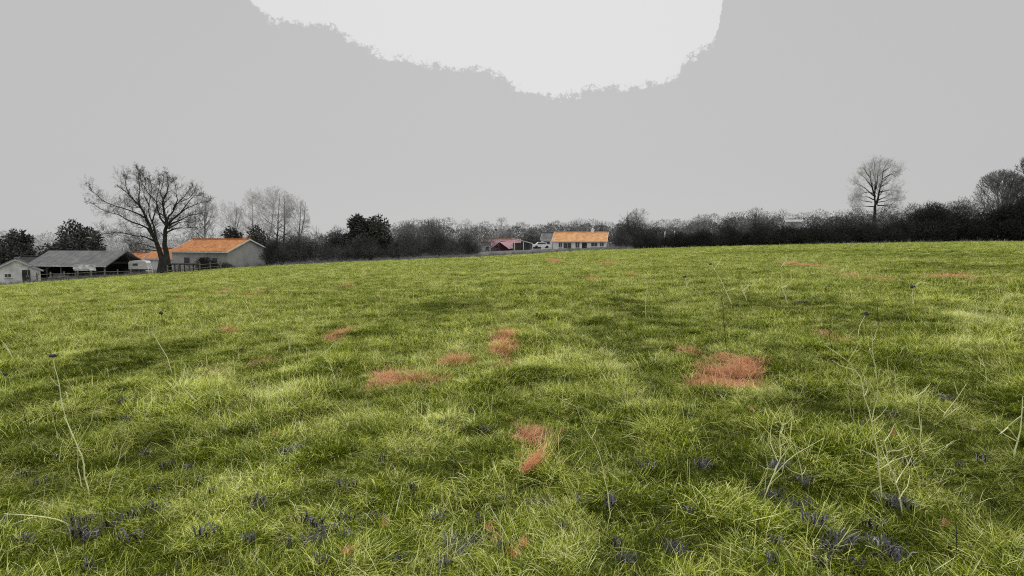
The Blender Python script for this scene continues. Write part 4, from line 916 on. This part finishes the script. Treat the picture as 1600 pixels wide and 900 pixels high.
W=[
 ('tall dead weed stalk with a dark seed head at the lower left',[(141,784),(132,745),(128,712),(118,690),(105,660),(95,620),(90,590),(82,556)],.0062,[[(120,700),(130,680),(142,660),(152,630)],[(127,760),(121,730),(121,700)]],.022,'straw',4),
 ('slim straight pale stalk right of the tall seed headed weed',[(167,776),(180,735),(190,700),(204,668)],.0042,[],None,'straw',1),
 ('forked pale stalk lying flat in the lower left corner',[(115,824),(90,812),(55,806),(6,803)],.006,[[(55,808),(30,815),(18,820)]],None,'straw',1),
 ('thin stalk topped by a dark seed head left of centre below the farmhouse',[(262,520),(256,505),(251,489)],.004,[],.05,'straw_dark',1),
 ('dark thin stalk with a dark head at the left edge',[(48,680),(36,640),(22,610),(8,585)],.0045,[],.02,'straw_dark',2),
 ('pale stalk leaning in from the left edge of the meadow',[(24,566),(14,548),(2,532)],.006,[],None,'straw',1),
 ('short forked pale weed in the left part of the meadow',[(455,552),(450,530),(444,514)],.0045,[[(453,545),(458,525),(459,514)]],None,'straw',2),
 ('slim weed bending left under the farmhouse gable',[(400,505),(392,490),(384,475)],.0045,[],None,'straw',1),
 ('thin stalk leaning left above the fallen grass left of centre',[(270,585),(262,560),(250,540),(238,520)],.005,[],None,'straw',3),
 ('pale upright stalk left of the centre swathes',[(333,652),(335,625),(340,584)],.0045,[],None,'straw',1),
 ('pale stalk lying down to the right, left of centre',[(325,640),(305,625),(290,610)],.006,[],None,'straw',1),
 ('thin weed with curved tip in the left middle meadow',[(527,600),(518,575),(508,550)],.0045,[[(520,580),(512,575),(500,572)]],None,'straw',3),
 ('upright thin stalk in the middle of the far meadow',[(648,480),(646,465),(646,455)],.0045,[],None,'straw',2),
 ('tall arching stalk right of the bright central tuft',[(955,810),(950,770),(942,730),(932,700),(915,670),(900,635)],.0036,[],None,'straw',3),
 ('thin upright stalk right of the central orange tuft',[(876,640),(880,610),(884,585)],.004,[],None,'straw',2),
 ('thin pale stalk crossing the lower centre tufts',[(805,862),(785,825),(765,790)],.004,[],None,'straw',1),
 ('slender upright stalk at the lower left of centre',[(614,815),(622,785),(628,760)],.0038,[],None,'straw',1),
 ('tall dark thin weed behind the large orange patch',[(1136,552),(1132,510),(1130,480),(1126,455)],.005,[],None,'straw_dark',3),
 ('long pale stalk leaning left above the large orange patch',[(1145,477),(1134,455),(1122,430),(1110,412)],.006,[],.03,'straw',3),
 ('crooked pale weed right of the long leaning stalk',[(1168,471),(1160,455),(1157,440)],.0055,[[(1162,460),(1170,445),(1166,430)]],None,'straw',2),
 ('slim weed with drooping side stems on the upper right',[(1232,478),(1222,450),(1220,418)],.0055,[[(1225,460),(1232,440)]],None,'straw',3),
 ('pale straight stalk right of the drooping weed on the upper right',[(1237,445),(1236,430),(1235,424)],.006,[],None,'straw',1),
 ('leaning stalk with a dark head below the round crowned tree',[(1429,480),(1425,462),(1426,448)],.006,[],.04,'straw',2),
 ('curved pale stalk on the right, rising to a dark tip',[(1341,530),(1343,510),(1354,490)],.006,[],.04,'straw',1),
 ('tall pale weed with many side stems in the right foreground',[(1380,790),(1374,740),(1370,700),(1362,660),(1350,620),(1345,590),(1325,565),(1290,540)],.0052,[[(1368,700),(1350,680),(1330,650),(1325,615)],[(1362,660),(1372,620),(1368,575),(1362,520)],[(1372,735),(1395,720),(1420,712)],[(1376,760),(1360,770),(1352,782)],[(1378,720),(1350,705),(1335,700)]],None,'straw',8),
 ('second pale weed standing right beside the tall many stemmed one',[(1414,812),(1405,770),(1398,745),(1388,720),(1382,690)],.005,[[(1400,755),(1412,735),(1425,712)],[(1405,780),(1418,760),(1422,740)]],None,'straw',6),
 ('tall slim stalk right of the many stemmed weed',[(1448,716),(1438,690),(1436,650),(1435,618)],.0045,[[(1440,700),(1430,680),(1426,672)]],None,'straw',3),
 ('bent forked pale stalk lying near the right edge',[(1470,655),(1485,635),(1510,600)],.0058,[[(1474,654),(1500,635),(1508,612)]],None,'straw',2),
 ('pale branching stem cut by the right edge',[(1584,716),(1590,690),(1596,655),(1598,620)],.007,[[(1592,690),(1575,668),(1562,678)],[(1596,650),(1580,662),(1560,680)]],None,'straw',2),
 ('clump of thin pale stems left of the right foreground weeds',[(1186,790),(1205,750),(1220,715),(1218,680),(1226,650)],.005,[[(1195,770),(1200,730),(1190,690)],[(1205,748),(1230,720),(1260,700),(1288,684)],[(1210,735),(1232,700),(1236,660)],[(1215,720),(1203,690),(1208,655)],[(1200,760),(1222,740),(1230,700)]],None,'straw',7),
 ('pale arching stem beside the clump of thin pale stems',[(1254,758),(1250,725),(1240,690)],.0042,[],None,'straw',2),
 ('black upright stem standing in the lower right corner',[(1495,884),(1494,850),(1493,812)],.0048,[[(1494,822),(1488,816)]],None,'straw_dark',1),
 ('long pale stalk lying at the bottom right',[(1400,872),(1375,860),(1352,852)],.005,[],None,'straw',1),
 ('pale curved blade at the bottom right edge',[(1598,882),(1585,878),(1572,876)],.006,[],None,'straw',0),
 ('thin stalk leaning right above the bright grass on the right',[(1543,600),(1540,575),(1528,556)],.0052,[],None,'straw',2),
 ('two pronged pale weed at the far right of the meadow',[(1570,550),(1567,530),(1560,515)],.006,[[(1567,535),(1574,522)]],None,'straw',2),
 ('tall pale stalk among the dark stems right of the orange patch',[(1370,585),(1363,550),(1362,515)],.0048,[],None,'straw',2),
 ('thin dark stem left of the many stemmed weed',[(1300,560),(1296,525),(1297,500)],.0045,[],None,'straw_dark',2),
 ('dark slim stem above the right foreground weeds',[(1372,512),(1371,490),(1372,470)],.006,[],None,'straw_dark',2),
 ('pair of crossed stems with dark bract in the upper middle right',[(1074,452),(1072,440),(1070,432)],.007,[[(1070,452),(1076,436)]],.05,'straw',2),
 ('slender stem rising over the dark hollow right of centre',[(1010,500),(1008,470),(1012,445)],.005,[],None,'straw',2),
 ('short pale stalk below the dark seed head on the far left',[(90,690),(84,660),(80,640)],.004,[],None,'straw',1),
]
for k,w_ in enumerate(W):
    lb,pts,r0,brs,hd,mt,tw_=w_
    weed(lb,pts,r0*.86,brs,hd,mt,None,0,tw_,k)

m,nt,out=newmat('gap_shade_blade'); av=N(nt,'ShaderNodeAttribute',attribute_name='bv'); rp=N(nt,'ShaderNodeValToRGB'); cr=rp.color_ramp
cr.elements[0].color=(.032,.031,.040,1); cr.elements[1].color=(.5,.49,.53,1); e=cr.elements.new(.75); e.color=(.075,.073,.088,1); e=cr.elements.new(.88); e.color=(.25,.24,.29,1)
b=N(nt,'ShaderNodeBsdfPrincipled'); b.inputs['Roughness'].default_value=.9; nt.links.new(av.outputs['Fac'],rp.inputs[0]); nt.links.new(rp.outputs[0],b.inputs['Base Color']); nt.links.new(b.outputs[0],out.inputs[0]); M['gap_shade']=m
# dark gaps in the grass: their shade painted as clumps of blackish blades
def gap_shade(px,py,s,label,seed):
    rg=np.random.default_rng(900+seed); b=ground(px,py); sp=[]
    for k in range(int(110*s)):
        a=rg.uniform(0,6.28); r=.085*s*math.sqrt(rg.random())
        sp.append((r*math.cos(a)*1.3,r*math.sin(a),rg.normal(.6,.9),rg.uniform(.9,1.5),rg.uniform(-.2,.6),rg.uniform(.05,.12)*s**.5,rg.uniform(.0025,.0055) if rg.random()<.7 else .0028,rg.random()))
    V,Fq,bh,bv=blades(sp,rg); me=mesh_np('gap_shade_clump',V,Fq,M['gap_shade'])
    t=me.attributes.new('bv','FLOAT','POINT'); t.data.foreach_set('value',np.array(bv,np.float32))
    o=obj('gap_shade_clump',me); o.location=b+Vector((0,0,.03)); tag(o,label,'dead leaves','painted dark gaps in the grass, built of blackish blades','thing')
for k,(px,py,s,lb) in enumerate(GAPS): gap_shade(px,py,s*.47,lb,k)
rg=np.random.default_rng(77); sp=[]; o0=[]  # small gaps between blades, their shade painted as near black flecks
VV=[];FF=[];BV=[];off=0
spots=[(rg.uniform(0,1600),900-250*rg.random()**1.6) for _ in range(55)]+[(660,646),(1432,456),(1250,476),(1262,476),(1370,457),(1072,440),(1050,447),(1560,455),(1107,412),(545,823),(580,800),(540,770),(400,795),(240,808),(205,820),(785,795),(945,800),(880,835),(1010,740),(1130,625),(960,865),(1270,830),(1190,787),(35,752),(92,723),(38,860),(645,775),(470,825),(500,830)]
for px,py in spots:
    b=ground(px,py); sp=[]; sc_=1 if py>600 else 2.2; q=rg.uniform(.5,1.2)*sc_
    for k in range(16): 
        a=rg.uniform(0,6.28); r_=.036*q*math.sqrt(rg.random()); sp.append((r_*1.5*math.cos(a),r_*math.sin(a),rg.uniform(0,6.28),rg.uniform(1.0,1.5),rg.uniform(-.2,.3),.05*q,.007*q,rg.random()*.9))
    V_,F_,bh_,bv_=blades(sp,rg); VV.append(V_+np.array([b.x,b.y,b.z+.06])); FF.append(F_+off); BV+=bv_; off+=len(V_)
me=mesh_np('gap_shade_flecks',np.vstack(VV),np.vstack(FF),M['gap_shade'])
t=me.attributes.new('bv','FLOAT','POINT'); t.data.foreach_set('value',np.array(BV,np.float32))
tag(obj('gap_shade_flecks',me),'tiny near black flecks painted as dark gaps through the grass','gap_shade',kind='stuff')

# ------------------------------------------------------------------ sky, sun, camera
world=bpy.data.worlds.new('World'); bpy.context.scene.world=world; world.use_nodes=True
nt=world.node_tree; nt.nodes.clear(); L=nt.links.new
out=N(nt,'ShaderNodeOutputWorld')
SUN_EL,SUN_AZ=R(38),R(1)
sky=N(nt,'ShaderNodeTexSky'); sky.sky_type='NISHITA'; sky.sun_disc=False; sky.sun_elevation=SUN_EL; sky.sun_rotation=SUN_AZ
hs=N(nt,'ShaderNodeHueSaturation'); hs.inputs['Saturation'].default_value=.08; L(sky.outputs[0],hs.inputs['Color'])
bg1=N(nt,'ShaderNodeBackground'); bg1.inputs['Strength'].default_value=.006; L(hs.outputs[0],bg1.inputs[0])
tc=N(nt,'ShaderNodeTexCoord'); sx=N(nt,'ShaderNodeSeparateXYZ'); L(tc.outputs['Generated'],sx.inputs[0])
def mth(op,a,b=None,c=None):
    n=N(nt,'ShaderNodeMath',operation=op)
    for i_,q in enumerate((a,b,c)):
        if q is None: continue
        if isinstance(q,(int,float)): n.inputs[i_].default_value=q
        else: L(q,n.inputs[i_])
    return n.outputs[0]
# cloud break: the brighter part of the overcast in front of the sun; azimuth/elevation of the direction
az=mth('ARCTAN2',sx.outputs[0],sx.outputs[1]); el=mth('ARCSINE',sx.outputs[2])
nz=N(nt,'ShaderNodeTexNoise'); nz.inputs['Scale'].default_value=5; nz.inputs['Detail'].default_value=10; nz.inputs['Roughness'].default_value=.75; L(tc.outputs['Generated'],nz.inputs['Vector'])
nzo=mth('MULTIPLY',mth('SUBTRACT',nz.outputs['Fac'],.5),.075)
curve=N(nt,'ShaderNodeFloatCurve'); 
# lower edge of the bright cloud as elevation for each azimuth, -0.6..0.6 rad -> 0..1
brk=[(300,-60),(385,0),(430,38),(490,36),(560,70),(640,90),(700,104),(760,116),(820,140),(870,147),(960,137),(1050,120),(1075,90),(1112,70),(1132,0),(1160,-60)]
cm_=curve.mapping; c0=cm_.curves[0]
P_=[]
for px,py in brk:
    d_=ray(px,py).normalized(); P_.append((math.atan2(d_.x,d_.y)/1.4+.5, math.asin(d_.z)))
c0.points[0].location=(0,1); c0.points[1].location=(1,1)
for a_,e_ in P_: c0.points.new(a_,e_)
for p_ in c0.points: p_.handle_type='AUTO_CLAMPED'
cm_.update()
azn=mth('ADD',mth('DIVIDE',az,1.4),.5); L(azn,curve.inputs['Value'])
nz2=N(nt,'ShaderNodeTexNoise'); nz2.inputs['Scale'].default_value=80; nz2.inputs['Detail'].default_value=6; nz2.inputs['Roughness'].default_value=.8; L(tc.outputs['Generated'],nz2.inputs['Vector'])
nzo=mth('ADD',nzo,mth('MULTIPLY',mth('SUBTRACT',nz2.outputs['Fac'],.5),.045))
edge=mth('ADD',mth('SUBTRACT',el,curve.outputs[0]),nzo)
mr=N(nt,'ShaderNodeMapRange'); mr.interpolation_type='SMOOTHSTEP'; mr.inputs[1].default_value=-.003; mr.inputs[2].default_value=.004; L(edge,mr.inputs[0])
zen=N(nt,'ShaderNodeMapRange'); zen.interpolation_type='SMOOTHSTEP'; zen.inputs[1].default_value=.42; zen.inputs[2].default_value=1.1; zen.inputs[3].default_value=0; zen.inputs[4].default_value=1.05; L(el,zen.inputs[0])
val=mth('ADD',mth('MULTIPLY',mr.outputs[0],.212),mth('ADD',.482,zen.outputs[0]))
bg2=N(nt,'ShaderNodeBackground'); bg2.inputs['Strength'].default_value=1
cc=N(nt,'ShaderNodeCombineColor'); L(val,cc.inputs[0]); L(val,cc.inputs[1]); L(val,cc.inputs[2]); L(cc.outputs[0],bg2.inputs[0])
ad=N(nt,'ShaderNodeAddShader'); L(bg1.outputs[0],ad.inputs[0]); L(bg2.outputs[0],ad.inputs[1]); L(ad.outputs[0],out.inputs[0])
sun=bpy.data.lights.new('sun','SUN'); sun.energy=1.1; sun.angle=R(14); sun.color=(1,.97,.93)
so=bpy.data.objects.new('sun',sun); C.objects.link(so)
dirn=Vector((math.sin(SUN_AZ)*math.cos(SUN_EL),math.cos(SUN_AZ)*math.cos(SUN_EL),math.sin(SUN_EL)))
so.rotation_euler=dirn.to_track_quat('Z','Y').to_euler(); so.location=(0,0,30)
cam=bpy.data.cameras.new('camera'); co=bpy.data.objects.new('camera',cam); C.objects.link(co)
cam.sensor_width=36; cam.lens=36*F/1600; cam.clip_start=.05; cam.clip_end=8000
co.location=(0,0,CAMZ); co.rotation_euler=(math.pi/2-PITCH,0,0)
sc=bpy.context.scene; sc.camera=co
sc.view_settings.view_transform='Standard'; sc.view_settings.look='None'; sc.view_settings.exposure=0
sc.render.resolution_x=1024; sc.render.resolution_y=576
sc.cycles.use_denoising=False; sc.cycles.pixel_filter_type='BLACKMAN_HARRIS'; sc.cycles.filter_width=1.1; sc.cycles.max_bounces=6; sc.cycles.diffuse_bounces=3; sc.cycles.transmission_bounces=3; sc.cycles.glossy_bounces=2
